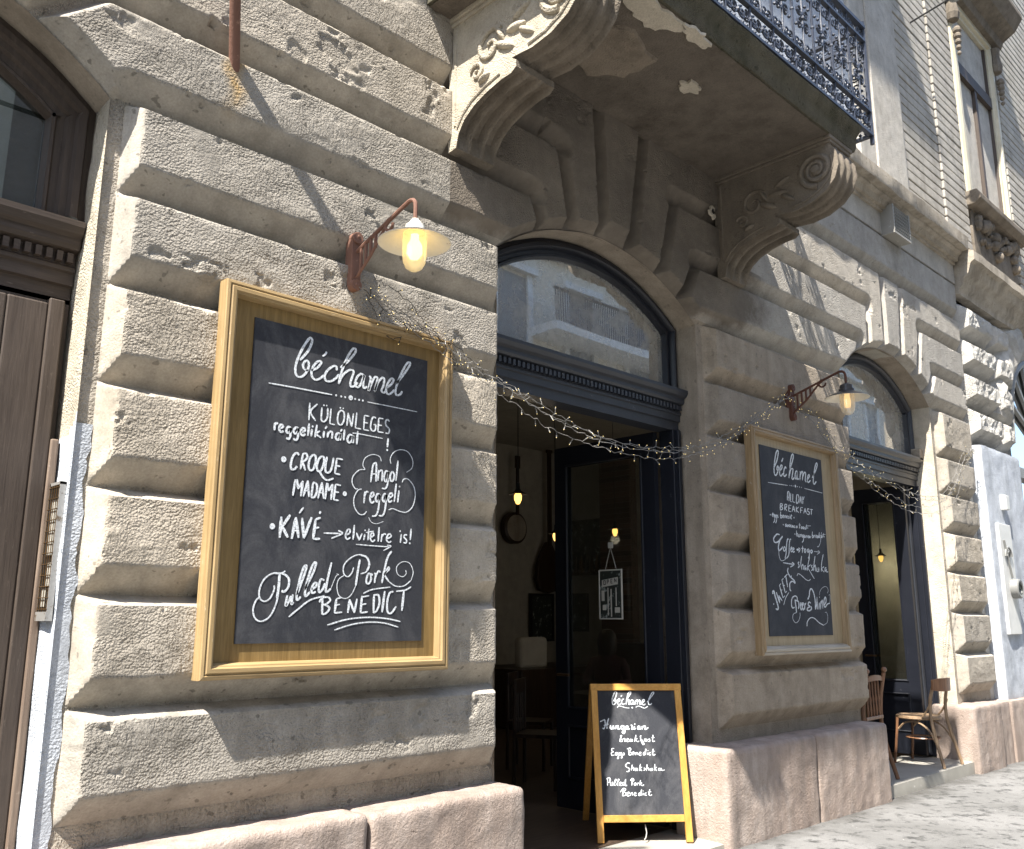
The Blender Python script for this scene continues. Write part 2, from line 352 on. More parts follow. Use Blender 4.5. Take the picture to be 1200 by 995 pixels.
# ------------------------------------------------------------------ ground
gs = MB()
def gz(x): return .09 - .0075 * (x - 5.6)
xs = [-40 + i * 2 for i in range(51)]
for a, b in zip(xs[:-1], xs[1:]):
    gs.add([(a, -4.3, gz(a)), (b, -4.3, gz(b)), (b, .6, gz(b)), (a, .6, gz(a))], [(0, 1, 2, 3)])
    gs.add([(a, -4.3, gz(a) - .13), (b, -4.3, gz(b) - .13), (b, -4.3, gz(b)), (a, -4.3, gz(a))], [(0, 1, 2, 3)])
o = gs.build('pavement', 'pave'); o['kind'] = 'structure'
gs = MB()
for a, b in zip(xs[:-1], xs[1:]):
    gs.add([(a, -60, gz(a) - .13), (b, -60, gz(b) - .13), (b, -4.3, gz(b) - .13), (a, -4.3, gz(a) - .13)], [(0, 1, 2, 3)])
o = gs.build('road', 'pave'); o['kind'] = 'structure'

# ------------------------------------------------------------------ cafe building: rusticated ground floor
D = .10
cafe = thing('cafe_building', 'old rusticated stucco building with an arched cafe entrance and a stone balcony on scroll brackets', 'building', (4.7, 0, 0))
def arch_of(x0, x1, spring, rise):
    hw = (x1 - x0) / 2; Rr = (hw * hw + rise * rise) / (2 * rise); return dict(x0=x0, x1=x1, cx=(x0 + x1) / 2, spring=spring, R=Rr, cz=spring + rise - Rr, crown=spring + rise)
OPL = arch_of(-.80, 1.27, 3.80, .40); OPC = arch_of(3.615, 5.745, 3.82, .365); OPR = arch_of(8.19, 10.39, 3.94, .42)
OPS = [OPL, OPC, OPR]
def arcz(o, x): return o['cz'] + math.sqrt(max(0, o['R'] ** 2 - (x - o['cx']) ** 2))
def arcpts(o, xa, xb, n=14): return [(lerp(xa, xb, i / n), arcz(o, lerp(xa, xb, i / n))) for i in range(n + 1)]
VL = [.80, 1.235, 1.67, 2.105, 2.54, 2.97, 3.39]
BL = []
def blk(poly, **kw): BL.append((np.array(poly, float), kw))
def row(x0, x1, z0, z1, **kw): blk([(x0, z0), (x1, z0), (x1, z1), (x0, z1)], **kw)
piers = [(-3.0, -.88), (1.335, 3.60), (5.845, 8.17), (10.49, 11.44)]
for (a, b) in piers:
    for z0, z1 in zip(VL[:-1], VL[1:]): row(a, b, z0, z1)
row(-3, -.88, 3.39, 3.80); row(1.335, 3.60, 3.39, 3.815); row(5.845, 8.17, 3.39, 3.85); row(10.49, 11.44, 3.39, 3.93)
T1, T2, T3, T4 = 4.24, 4.69, 5.20, 5.68
def mir(p, c): return [(2 * c - x, z) for x, z in reversed(p)]
# left arch, pier 1 top, cafe arch
cl = OPL['cx']
L_A = [(1.335, 3.815), (3.615, 3.82)] + arcpts(OPC, 3.63, 3.955, 6) + [(3.87, T1), (1.17, T1)] + [(.93, arcz(OPL, .93))] + arcpts(OPL, .95, 1.26, 6)
blk(L_A)
L_B = [(.90, arcz(OPL, .90)), (1.14, T1), (3.87, T1)] + [(3.965, arcz(OPC, 3.965))] + arcpts(OPC, 3.97, 4.24, 5) + [(4.13, T2), (.95, T2), (.60, arcz(OPL, .60))] + arcpts(OPL, .62, .88, 4)
# keep the winding simple: the blocks are tested by even-odd and distance only
blk(L_B)
blk([(4.25, arcz(OPC, 4.25)), (4.13, T2), (.95, T2), (.70, T3), (4.51, T3), (4.56, arcz(OPC, 4.56))] + list(reversed(arcpts(OPC, 4.27, 4.55, 4))))
for xa, xb, zt in ((-3, .45, T1), (-3, .35, T2), (-3, .7, T3)):
    pass
for i, (xa, xb) in enumerate(((.25, .59), (-.12, .24), (-.47, -.13))):
    blk([(xa, arcz(OPL, xa)), (xb, arcz(OPL, xb)), (cl + (xb - cl) * 1.6, T2), (cl + (xa - cl) * 1.6, T2)])
row(-3, .62, T2, T3); row(-3, -.9, 3.8, T2)
blk([(4.57, arcz(OPC, 4.57)), (4.88, arcz(OPC, 4.88)), (5.06, T3), (4.52, T3)] + [])
KW = list(reversed(arcpts(OPC, 4.57, 4.88, 4)))
# between cafe arch and second arch
blk([(5.52, arcz(OPC, 5.52)), (5.68, T1 + .05), (8.54, T1 + .06), (8.44, arcz(OPR, 8.44))] + list(reversed(arcpts(OPR, 8.2, 8.42, 4))) + [(8.17, 3.90), (5.75, 3.83)] + list(reversed(arcpts(OPC, 5.54, 5.74, 4))))
blk([(5.25, arcz(OPC, 5.25)), (5.42, T2 + .04), (8.78, T2 + .05), (8.73, arcz(OPR, 8.73))] + list(reversed(arcpts(OPR, 8.46, 8.71, 4))) + [(8.54, T1 + .06), (5.68, T1 + .05)] + list(reversed(arcpts(OPC, 5.27, 5.51, 4))))
blk([(4.89, arcz(OPC, 4.89)), (5.07, T3), (9.17, T3), (9.15, arcz(OPR, 9.15))] + list(reversed(arcpts(OPR, 8.75, 9.13, 5))) + [(8.78, T2 + .05), (5.42, T2 + .04)] + list(reversed(arcpts(OPC, 4.91, 5.24, 5))))
blk([(9.16, arcz(OPR, 9.16)), (9.18, T3), (9.66, T3), (9.55, arcz(OPR, 9.55))] + list(reversed(arcpts(OPR, 9.18, 9.53, 4))))
blk([(9.56, arcz(OPR, 9.56)), (9.67, T3), (11.44, T3), (11.44, T2 + .1), (10.12, T2 + .1), (9.95, arcz(OPR, 9.95))] + list(reversed(arcpts(OPR, 9.58, 9.93, 4))))
blk([(9.96, arcz(OPR, 9.96)), (10.12, T2 + .1), (11.44, T2 + .1), (11.44, T1 + .1), (10.42, T1 + .1), (10.22, arcz(OPR, 10.22))] + list(reversed(arcpts(OPR, 9.98, 10.2, 4))))
blk([(10.23, arcz(OPR, 10.23)), (10.42, T1 + .1), (11.44, T1 + .1), (11.44, 3.93), (10.40, 3.94)] + list(reversed(arcpts(OPR, 10.25, 10.38, 4))))
row(-3, 11.44, T3, T4)
def wall_height(X, Z):
    """depth behind the face plane: 0 on a block face, D in a joint"""
    global TONE
    T = np.zeros_like(X); TONE = np.zeros_like(X); tr = np.random.RandomState(11)
    dn1 = fbm(X * 9, Z * 9, 3); dn2 = fbm(X * 31 + 7, Z * 31, 2)
    for P, kw in BL:
        lo = P.min(0) - .01; hi = P.max(0) + .01
        sel = (X > lo[0]) & (X < hi[0]) & (Z > lo[1]) & (Z < hi[1])
        if not sel.any(): continue
        x = X[sel]; z = Z[sel]; ins = np.zeros(x.shape, bool); dm = np.full(x.shape, 9.)
        area = sum(P[i - 1][0] * P[i][1] - P[i][0] * P[i - 1][1] for i in range(len(P)))
        sg = 1 if area > 0 else -1
        for i in range(len(P)):
            a = P[i - 1]; b = P[i]; e = b - a; L = math.hypot(*e)
            if L < 1e-6: continue
            c = ((a[1] > z) != (b[1] > z)) & (x < (b[0] - a[0]) * (z - a[1]) / (b[1] - a[1] + 1e-12) + a[0]); ins ^= c
            t = np.clip(((x - a[0]) * e[0] + (z - a[1]) * e[1]) / (L * L), 0, 1)
            d = np.hypot(x - a[0] - t * e[0], z - a[1] - t * e[1])
            nz = -e[0] / L * sg            # outward normal z for ccw
            bw = .106 if (nz < -.9 and L > .3) else .036 if (nz > .9 and L > .3) else .050
            dm = np.minimum(dm, np.maximum(0, d - .007) / bw)
        dm = np.where(ins, dm, 0)
        tv = tr.uniform(-1, 1); TONE[sel] = np.where(dm > T[sel], tv, TONE[sel]); T[sel] = np.maximum(T[sel], dm)
    T = np.where(T > 0, T + (dn1 * .04 + dn2 * .05) * np.clip(T * 3, 0, 1) - 1.1 * np.clip(fbm(X * 12 + 3 + dn2 * .4, Z * 12 + 8 + dn1 * .4, 4) - .42, 0, .3) * np.clip(T * 2, 0, 1), T)
    k = 42.0; S = -np.log(np.exp(-k * np.clip(T, 0, 3)) + math.exp(-k)) / k
    S = np.clip(S, 0, 1)
    return D * (1 - S) + fbm(X * 2.3, Z * 2.3, 3) * .004 + dn1 * .002 + np.clip((fbm(X * 8 + 40 + dn2 * .5, Z * 8, 4) - .44) * .12, 0, .008) * (S > .8)
def axis_samples(keys, step):
    out = []
    for a, b in zip(keys[:-1], keys[1:]):
        s = step(a); n = max(1, int(round((b - a) / s))); out += [lerp(a, b, i / n) for i in range(n)]
    return np.array(out + [keys[-1]])
xk = sorted({-3, .3, 11.44} | {o[k] for o in OPS for k in ('x0', 'x1')})
XS = axis_samples(xk, lambda a: .06 if a < .25 else .010 if a < 5.7 else .0125)
ZS = axis_samples([.66, 3.80, 5.68], lambda a: .0105)
GX, GZ = np.meshgrid(XS, ZS, indexing='ij')
GX = GX.copy(); GZ = GZ.copy()
inside = np.zeros(GX.shape, bool)
for o_ in OPS:
    az = o_['cz'] + np.sqrt(np.maximum(0, o_['R'] ** 2 - (GX - o_['cx']) ** 2))
    inside |= (GX > o_['x0'] + 1e-6) & (GX < o_['x1'] - 1e-6) & (GZ < az - 1e-6)
allin = inside[:-1, :-1] & inside[1:, :-1] & inside[1:, 1:] & inside[:-1, 1:]
jam = np.zeros(allin.shape, bool)
for o_ in OPS:      # cells wholly between the jambs and under the spring are open
    cx = (GX[:-1, :-1] + GX[1:, 1:]) / 2; cz = (GZ[:-1, :-1] + GZ[1:, 1:]) / 2
    jam |= (cx > o_['x0']) & (cx < o_['x1']) & (cz < o_['spring'])
keep = ~(allin | jam)
used = np.zeros(GX.shape, bool)
for di in (0, 1):
    for dj in (0, 1): used[di:di + keep.shape[0], dj:dj + keep.shape[1]] |= keep
mv = used & inside
for o_ in OPS:
    s = mv & (GX > o_['x0'] - .001) & (GX < o_['x1'] + .001)
    dx = GX[s] - o_['cx']; dz = GZ[s] - o_['cz']; r = np.hypot(dx, dz); k = o_['R'] / r
    nx = np.clip(o_['cx'] + dx * k, o_['x0'], o_['x1']); nzv = o_['cz'] + dz * k
    low = nzv < o_['spring']; nzv = np.where(low, o_['spring'], nzv)
    GX[s] = nx; GZ[s] = nzv
GY = wall_height(GX, GZ)
ids = np.arange(GX.size).reshape(GX.shape)
def wallpart(name, mat, sel):
    kk = keep & sel; ii, jj = np.nonzero(kk)
    q = np.stack([ids[ii, jj], ids[ii + 1, jj], ids[ii + 1, jj + 1], ids[ii, jj + 1]], 1)
    u, inv = np.unique(q, return_inverse=True); inv = inv.reshape(q.shape)
    V = np.stack([GX.ravel()[u], GY.ravel()[u], GZ.ravel()[u]], 1)
    m = MB(); m.v = [tuple(v) for v in V.tolist()]; m.f = [tuple(f) for f in inv.tolist()]
    o = m.build(name, mat, cafe, smooth=True, sharp=36)
    o.data.attributes.new('tone', 'FLOAT', 'POINT').data.foreach_set('value', TONE.ravel()[u].astype(np.float32)); return o
CX = (GX[:-1, :-1] + GX[1:, 1:]) / 2; CZ = (GZ[:-1, :-1] + GZ[1:, 1:]) / 2
lowm = CZ < np.where(CX > 3.3, 3.86, 3.80)
wob = fbm(CX * 4, CZ * 4, 3)
up_sooty = (~lowm) & (CX > 3.16) & (CX < 6.75 + wob * .3)
wallpart('pier', 'stucco', lowm & (CX < 0)); wallpart('pier', 'stucco', lowm & (CX > 0) & (CX < 3.7))
wallpart('pier', 'stucco_brown', lowm & (CX > 5.5) & (CX < 8.5)); wallpart('pier', 'stucco', lowm & (CX > 10))
wallpart('wall', 'stucco', (~lowm) & (CX <= 3.16))
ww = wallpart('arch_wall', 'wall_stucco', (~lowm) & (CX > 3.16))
vx = np.array([v.co[:] for v in ww.data.vertices]); vx[:, 0] += 4.7
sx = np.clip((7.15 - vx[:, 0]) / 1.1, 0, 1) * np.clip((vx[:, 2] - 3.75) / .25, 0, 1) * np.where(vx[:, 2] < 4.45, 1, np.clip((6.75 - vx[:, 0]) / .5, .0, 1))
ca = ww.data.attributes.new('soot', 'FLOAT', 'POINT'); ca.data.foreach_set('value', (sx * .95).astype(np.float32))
# reveals (soffit and jambs of the three openings)
def open_path(o_, z0, n=40):
    return [(o_['x0'], z0 + (o_['spring'] - z0) * i / 60) for i in range(61)] + arcpts(o_, o_['x0'], o_['x1'], n)[1:-1] + [(o_['x1'], o_['spring'] - (o_['spring'] - z0) * i / 60) for i in range(61)]
def reveal(o_, mat, y1, part):
    P = open_path(o_, .05); ys = [D - .014, D, .11, .14, .18, .22, .26, .30, y1]; m = MB(); rs = []
    if part == 'jamb': P = [p for p in P if p[0] > o_['cx'] and p[1] <= o_['spring'] + 1e-6]
    elif part == 'rest': P = [p for p in P if not (p[0] > o_['cx'] and p[1] < o_['spring'] - 1e-6)]
    for y in ys:
        ring = []
        for x, z in P:
            nn = fbm(x * 5 + y * 7, z * 5 + y * 3, 3) * (.010 if .08 < y < .33 else 0)
            sx = 1 if x < o_['cx'] else -1
            ring.append((x + (nn * sx if z <= o_['spring'] else 0), y, z + (nn if z > o_['spring'] else 0)))
        rs.append(ring)
    m.rings(rs, False); return m
reveal(OPL, 'stucco', .5, 'rest').build('reveal', 'stucco_brown', cafe, True, sharp=50)
reveal(OPC, 'x', .5, 'rest').build('reveal', 'stucco_brown', cafe, True, sharp=50); reveal(OPC, 'x', .5, 'jamb').build('reveal', 'stucco_brown', cafe, True, sharp=50)
reveal(OPR, 'x', .5, 'rest').build('reveal', 'stucco_brown', cafe, True, sharp=50); reveal(OPR, 'x', .5, 'jamb').build('reveal', 'cream_reveal', cafe, True, sharp=50)
# left jamb reveal: pale old plaster above, whitewash below with a ragged limit
m = MB(); rs = []; zz = [3.80 - i * .018 for i in range(int(3.7 / .018))]
def wedge(z): return .02 + .05 * max(0, min(1, (2.45 - z) / .5))
for y in [D - .014, D, .115, .13, .16, .19, .22, .25, .28, .5]:
    rs.append([(OPL['x1'] + fbm(y * 9, z * 5, 3) * .010 * (1 if .11 < y < .4 else 0), y, z) for z in zz])
m.rings(rs, False); up = MB(); lo = MB()
n = len(zz)
for f in m.f:
    v = [m.v[i] for i in f]; zc = sum(p[2] for p in v) / 4; yc = sum(p[1] for p in v) / 4
    (lo if zc < 2.33 + .12 * fbm(yc * 30, 3.3, 2) - .3 * (yc - .2) else up).add(v, [(0, 1, 2, 3)])
up.build('reveal', 'carved_pale', cafe); lo.build('whitewashed_reveal', 'white_lime', cafe)
# whitewash lapping round the arris onto the end margin of the pier
m = MB(); zs_ = np.arange(.12, 2.36, .018)
rs = []
for f in (0, .33, .66, 1):
    rs.append([(1.268 + f * (.066 + .03 * fbm(z * 11, 2.7, 3)), D - .005, z) for z in zs_])
m.rings(rs, False).build('whitewash_margin', 'white_lime', cafe)
# lumps of broken plaster at the foot of the whitewashed reveal
m = rough_box(1.10, 1.30, .02, .26, .05, .52, .03, .05, .07, 3); m.build('broken_plaster', 'white_lime', cafe, True)

# ---- plinths
for (x0, x1, z1, sd) in ((1.30, 2.63, .705, 1), (2.636, 3.635, .70, 2), (5.56, 6.83, .705, 5), (6.836, 8.12, .70, 8), (10.22, 11.02, .70, 11)):
    rough_box(x0, x1, -.14, .30, 0.0, z1 + .012, .022, .006, .032, sd).build('plinth', 'marble', cafe, True, sharp=180)
rough_box(-3, -.8, -.12, .3, 0, .7, .08, .006, .02, 4).build('plinth', 'marble', cafe, True)
# ---- doorsteps
rough_box(3.60, 5.75, -.10, .62, -.05, .125, .05, .003, .015, 3).build('doorstep', 'zinc', cafe, True)
rough_box(8.10, 10.24, -.085, .62, -.05, .175, .05, .003, .015, 6).build('doorstep', 'zinc', cafe, True)
rough_box(-.8, 1.25, -.05, .6, -.05, .2, .08, .003, .015, 6).build('doorstep', 'zinc', cafe, True)

# ---- frieze, cornice, upper floor
m = MB(); m.box(-3, 11.44, .012, .5, 5.68, 5.98); m.build('frieze', 'pale_stucco', cafe)
prof = [(.3, 5.93), (-.015, 5.93), (-.018, 5.965), (-.055, 5.967), (-.06, 6.0), (-.075, 6.03), (-.11, 6.05), (-.115, 6.075), (-.19, 6.08), (-.195, 6.10), (-.20, 6.235), (-.185, 6.25), (.06, 6.36), (.3, 6.36)]
def rough_extrude(prof, x0, x1, st, amp, sd=0):
    mm = MB(); n = max(2, int((x1 - x0) / st)); rs = []
    for i in range(n + 1):
        x = lerp(x0, x1, i / n)
        rs.append([(x, y + (fbm(x * 4 + sd + 3 * z, z * 9 + y * 9, 3) * amp if y < .1 else 0), z + fbm(x * 4 + 9 + sd, z * 9 + y * 5, 3) * amp * .8) for y, z in prof])
    return mm.rings(rs, True, True, True)
rough_extrude(prof, 6.30, 11.44, .04, .016).build('cornice', 'cornice_stone', cafe, True, sharp=24)
rough_extrude(prof, -3, 3.1, .08, .016).build('cornice', 'cornice_stone', cafe, True, sharp=24)
m = MB(); m.box(-3, 11.44, .08, .5, 6.2, 14.5); m.build('upper_wall', 'pale_stucco', cafe)
m = MB(); m.box(8.95, 9.35, .0, .09, 6.30, 12.5); m.box(9.35, 10.15, -.02, .09, 6.30, 12.5); m.box(10.15, 10.28, .02, .09, 6.3, 12.5); m.build('pilaster', 'pale_stucco', cafe, bevel=.012)
m = MB(); z = 6.34
while z < 12.4:
    m.box(10.30, 11.42, .035 + rng.uniform(-.004, .004), .09, z, z + .108); z += .125
m.build('brick_facing', 'brick_strip', cafe, bevel=.008)
# balcony door recess and its frame on the first floor
m = MB(); m.box(5.66, 8.94, .05, .085, 5.3, 9.0); m.build('limewashed_wall', 'white_lime', cafe)
m = MB(); m.box(4.0, 5.4, .04, .09, 5.3, 8.6); m.build('balcony_door', 'old_door', cafe)
m = MB(); m.box(3.75, 4.0, -.02, .09, 5.3, 8.6); m.box(5.4, 5.65, -.02, .09, 5.3, 8.6); m.box(3.75, 5.65, -.1, .09, 8.6, 8.9); m.build('door_surround', 'pale_stucco', cafe, bevel=.02)
# upper balcony high above shades part of the upper wall
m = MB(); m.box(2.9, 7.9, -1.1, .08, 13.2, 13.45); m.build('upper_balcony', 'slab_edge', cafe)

# ---- balcony: slab, soffit trim, brackets, railing
slab = [(.05, 5.12), (-1.0, 5.12), (-1.015, 5.15), (-1.02, 5.22), (-1.055, 5.26), (-1.07, 5.30), (.05, 5.30)]
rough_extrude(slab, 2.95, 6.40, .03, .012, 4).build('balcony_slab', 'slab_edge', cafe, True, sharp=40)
m = MB(); n1, n2 = 70, 24; 
rs = []
for j in range(n2 + 1):
    y = lerp(.03, -.985, j / n2); rs.append([(lerp(2.97, 6.38, i / n1), y, 5.112 + fbm(lerp(2.97, 6.38, i / n1) * 2.3, y * 2.3, 3) * .010) for i in range(n1 + 1)])
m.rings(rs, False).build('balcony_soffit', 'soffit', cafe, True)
def patch(cx, cy, z, rx, ry, sd, th=.008, plane='z', n=28):
    mm = MB(); r1 = []; r0 = []
    for j in range(n):
        a = 2 * math.pi * j / n; k = 1 + fbm(math.cos(a) * 1.7 + sd, math.sin(a) * 1.7 + sd, 3) * .9
        dx, dy = rx * k * math.cos(a), ry * k * math.sin(a)
        if plane == 'z': r1.append((cx + dx * .96, cy + dy * .96, z - th)); r0.append((cx + dx, cy + dy, z + .01))
        else: r1.append((cx + dx * .95, cy - th, z + dy * .95)); r0.append((cx + dx, cy + .012, z + dy))
    return mm.rings([r0, r1], True, False, True)
patch(4.0, -.44, 5.10, .27, .21, 2.0, .012).build('repair_patch', 'sooty', cafe, True)
patch(3.95, -.90, 5.10, .20, .10, 5.0).build('peeling_patch', 'cream_reveal', cafe, True)
patch(4.3, -.96, 5.10, .14, .05, 7.0).build('peeling_patch', 'cream_reveal', cafe, True)
patch(4.74, -.62, 5.10, .085, .055, 9.0).build('repair_patch', 'cream_reveal', cafe, True)
BP = [(.03, 4.25), (-.04, 4.26), (-.06, 4.34), (-.11, 4.41), (-.19, 4.465), (-.30, 4.505), (-.42, 4.53), (-.50, 4.535), (-.535, 4.56), (-.535, 4.60), (-.50, 4.625), (-.54, 4.625), (-.66, 4.615), (-.80, 4.635), (-.92, 4.69), (-1.00, 4.77), (-1.035, 4.87), (-1.025, 4.97), (-.985, 5.04), (-.97, 5.085), (.03, 5.085)]
def bracket(x0, mat, rib):
    t = .31; m = MB(); n = 43
    lowset = set(range(2, 8)); upset = set(range(11, 19)); rs = []
    for i in range(n):
        f = i / (n - 1); x = x0 + t * f; w = .5 + .5 * math.cos(f * 6 * math.pi)      # three flutes
        ring = []
        for k, (y, z) in enumerate(BP):
            dep = 0
            if k in lowset and 0 < i < n - 1: dep = .042 * min(1, (1 - w) * 1.6)
            if k in upset and 0 < i < n - 1: dep = .026 * min(1, (1 - w) * 1.6)
            ring.append((x, y + dep * .7, z + dep))
        rs.append(ring)
    m.rings(rs, True, False, False)
    b = m.build('bracket', 'carved_dark', cafe, True, sharp=38)  # front and underside: shade as well as dirt put into the dark colour
    for ring, fl in ((rs[0], True), (rs[-1], False)):
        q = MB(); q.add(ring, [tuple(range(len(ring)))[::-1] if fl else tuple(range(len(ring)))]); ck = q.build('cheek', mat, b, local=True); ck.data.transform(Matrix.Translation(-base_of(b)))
    # carved side: volute, leaf scrolls, border fillets
    for side, sx in ((x0, -1), (x0 + t, 1)):
        c = MB()
        def spir(cy, cz, r0, turns, r, dirn=1, st=0, h=.012):
            pts = []; N = int(turns * 22)
            for i in range(N + 1):
                a = st + dirn * i / N * turns * 2 * math.pi; rr = r0 * (1 - .86 * i / N)
                pts.append((side + sx * h * .4, cy + rr * math.cos(a), cz + rr * math.sin(a)))
            c.tube(pts, [r * (1 - .4 * i / N) for i in range(N + 1)], 8)
        spir(-.86, 4.88, .135, 2.3, .023, 1, -1.6); c.lathe([(0.0, sx * .03), (.03, sx * .026), (.042, 0)], (side, -.86, 4.88), 14, 'x')
        spir(-.33, 4.78, .11, 1.3, .018, -1, 2.5); spir(-.22, 4.66, .06, 1.2, .014, 1, .5)
        for cy, cz, ry, rz, an in ((-.45, 4.73, .085, .026, .5), (-.54, 4.80, .08, .025, .1), (-.58, 4.88, .075, .022, -.4), (-.41, 4.83, .07, .02, 1.1), (-.28, 4.60, .05, .02, -.3), (-.62, 4.74, .07, .02, .6)):
            rs2 = []
            for q in range(5):
                e = math.cos(q / 4 * math.pi / 2); hgt = math.sin(q / 4 * math.pi / 2) * .028
                rs2.append([(side + sx * hgt, cy + e * (ry * math.cos(a) * math.cos(an) - rz * math.sin(a) * math.sin(an)), cz + e * (ry * math.cos(a) * math.sin(an) + rz * math.sin(a) * math.cos(an))) for a in (2 * math.pi * j / 14 for j in range(14))])
            c.rings(rs2, True)
        c.tube([(side, y, z - .0) for y, z in [(-.03, 5.04), (-.03, 4.40)]], .010, 6)
        path = [(side + sx * .002, y + .035 * (1 if y < -.6 else .3), z + .04) for y, z in BP[2:7]]; c.tube(path, .008, 6)
        path = [(side + sx * .002, y * .955, lerp(z, 4.88, .12)) for y, z in BP[12:18]]; c.tube(path, .009, 6)
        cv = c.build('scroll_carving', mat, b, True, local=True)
        cv.data.transform(Matrix.Translation(-base_of(b)))
    a = MB(); a.box(x0 - .03, x0 + t + .03, -1.0, .02, 5.085, 5.118); a.box(x0 - .015, x0 + t + .015, -.99, .02, 5.06, 5.0855)
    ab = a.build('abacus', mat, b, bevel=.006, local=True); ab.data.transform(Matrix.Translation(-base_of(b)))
    return b
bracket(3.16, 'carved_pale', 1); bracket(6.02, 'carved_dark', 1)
patch(5.93, -.012, 4.80, .018, .02, 1.3, .002, 'y').build('hole', 'frame_black', cafe)
# broken hole in the plaster beside the right-hand bracket and by the left one
patch(5.93, -.004, 4.80, .045, .05, 3.3, .006, 'y').build('broken_plaster', 'cream_reveal', cafe, True)

rail = bpy.data.objects.new('balcony_railing', None); COL.objects.link(rail); rail.parent = cafe; rail.location = (0, 0, 0)
def rail_run(p0, p1, nm, tag_):
    p0 = Vector(p0); p1 = Vector(p1); L = (p1 - p0).length; u = (p1 - p0) / L; m = MB()
    nrm = Vector((u.y, -u.x, 0))
    def P(s, z, o=0): q = p0 + u * s + nrm * o; return (q.x, q.y, z)
    def bar(z, h, w=.018):
        q = [P(0, z, -w), P(0, z, w), P(0, z + h, w), P(0, z + h, -w)]; q2 = [P(L, z, -w), P(L, z, w), P(L, z + h, w), P(L, z + h, -w)]
        m.rings([q, q2], True, True, True)
    bar(5.315, .022); bar(5.52, .02); bar(6.15, .02); bar(6.27, .028, .025)
    mod = L / nm
    def scroll(s, z, r, dirn, turns=1.4, st=0., k=.008):
        N = 14; pts = []
        for i in range(N + 1):
            a = st + dirn * i / N * turns * 2 * math.pi; rr = r * (1 - .75 * i / N); pts.append(P(s + rr * math.cos(a), z + rr * math.sin(a), .0))
        m.tube(pts, k, 5)
    def knob(s, z, r=.016):
        m.add(*ball(P(s, z), r))
    for i in range(nm):
        s = mod * i
        m.tube([P(s, 5.315), P(s, 6.28)], .011, 6); m.tube([P(s + mod * .5, 5.53), P(s + mod * .5, 6.15)], .008, 5)
        for f, d in ((.17, 1), (.33, -1), (.67, 1), (.83, -1)):
            scroll(s + mod * f, 5.43, .048, d, 1.5, math.pi * .5, .008); scroll(s + mod * f, 5.60, .04, -d, 1.4, -math.pi * .5, .007)
            scroll(s + mod * f, 6.06, .045, d, 1.4, math.pi * .5, .007); scroll(s + mod * f, 6.215, .035, d, 1.3, 0, .006)
            knob(s + mod * f, 5.36, .014); knob(s + mod * f, 5.74, .013); knob(s + mod * f, 5.95, .013)
        for zc in (5.78, 5.88):
            scroll(s + mod * .5 + .045, zc, .045, 1, 1.5, math.pi, .008); scroll(s + mod * .5 - .045, zc, .045, -1, 1.5, 0, .008)
        knob(s + mod * .5, 5.83, .022); knob(s + mod * .5, 5.43, .02); knob(s, 5.43, .018); knob(s, 5.83, .016)
    m.tube([P(L, 5.25), P(L, 6.34)], .018, 6)
    return m
def ball(c, r, n=6, k=5):
    vs = []; fs = []
    for i in range(k + 1):
        t = math.pi * i / k
        for j in range(n):
            a = 2 * math.pi * j / n; vs.append((c[0] + r * math.sin(t) * math.cos(a), c[1] + r * math.sin(t) * math.sin(a), c[2] + r * math.cos(t)))
    for i in range(k):
        for j in range(n): fs.append((i * n + j, (i + 1) * n + j, (i + 1) * n + (j + 1) % n, i * n + (j + 1) % n))
    return vs, fs
for p0, p1, nm in (((3.0, -1.055, 0), (6.62, -1.055, 0), 12), ((6.62, -1.055, 0), (6.62, .05, 0), 4), ((3.0, .05, 0), (3.0, -1.055, 0), 4)):
    pn = rail_run(p0, p1, nm, '').build('ironwork_panel', 'iron', rail, False, local=True); pn.data.transform(Matrix.Translation(-base_of(rail)))

# ---- vent grille on the frieze
m = MB(); m.box(9.32, 9.76, -.13, .02, 5.66, 5.685); m.box(9.32, 9.345, -.13, .02, 5.685, 5.99); m.box(9.735, 9.76, -.13, .02, 5.685, 5.99)
vg = m.build('vent_grille', 'zinc', cafe)
m = MB()
for i in range(10):
    x = 9.345 + .39 * i / 9; m.tube([(x, -.125, 5.68), (x, -.125, 5.98)], .006, 4)
for i in range(8):
    z = 5.70 + .27 * i / 7; m.tube([(9.33, -.128, z), (9.75, -.128, z)], .006, 4)
g = m.build('grille_bars', 'plastic_grey', vg, local=True); g.data.transform(Matrix.Translation(-base_of(vg)))

def rust_attr(o):
    vx = np.array([v.co[:] for v in o.data.vertices]); vx[:, 0] += 4.7
    f = np.clip(1 - np.abs(vx[:, 0] - 1.80 - .02 * np.sin(vx[:, 2] * 30)) / .07, 0, 1) * np.clip((vx[:, 2] - 3.88) / .2, 0, 1) * (vx[:, 2] < 4.24)
    o.data.attributes.new('rust', 'FLOAT', 'POINT').data.foreach_set('value', f.astype(np.float32))
for o in cafe.children:
    if o.name.startswith('wall') and o.type == 'MESH' and len(o.data.vertices) > 5000: rust_attr(o)
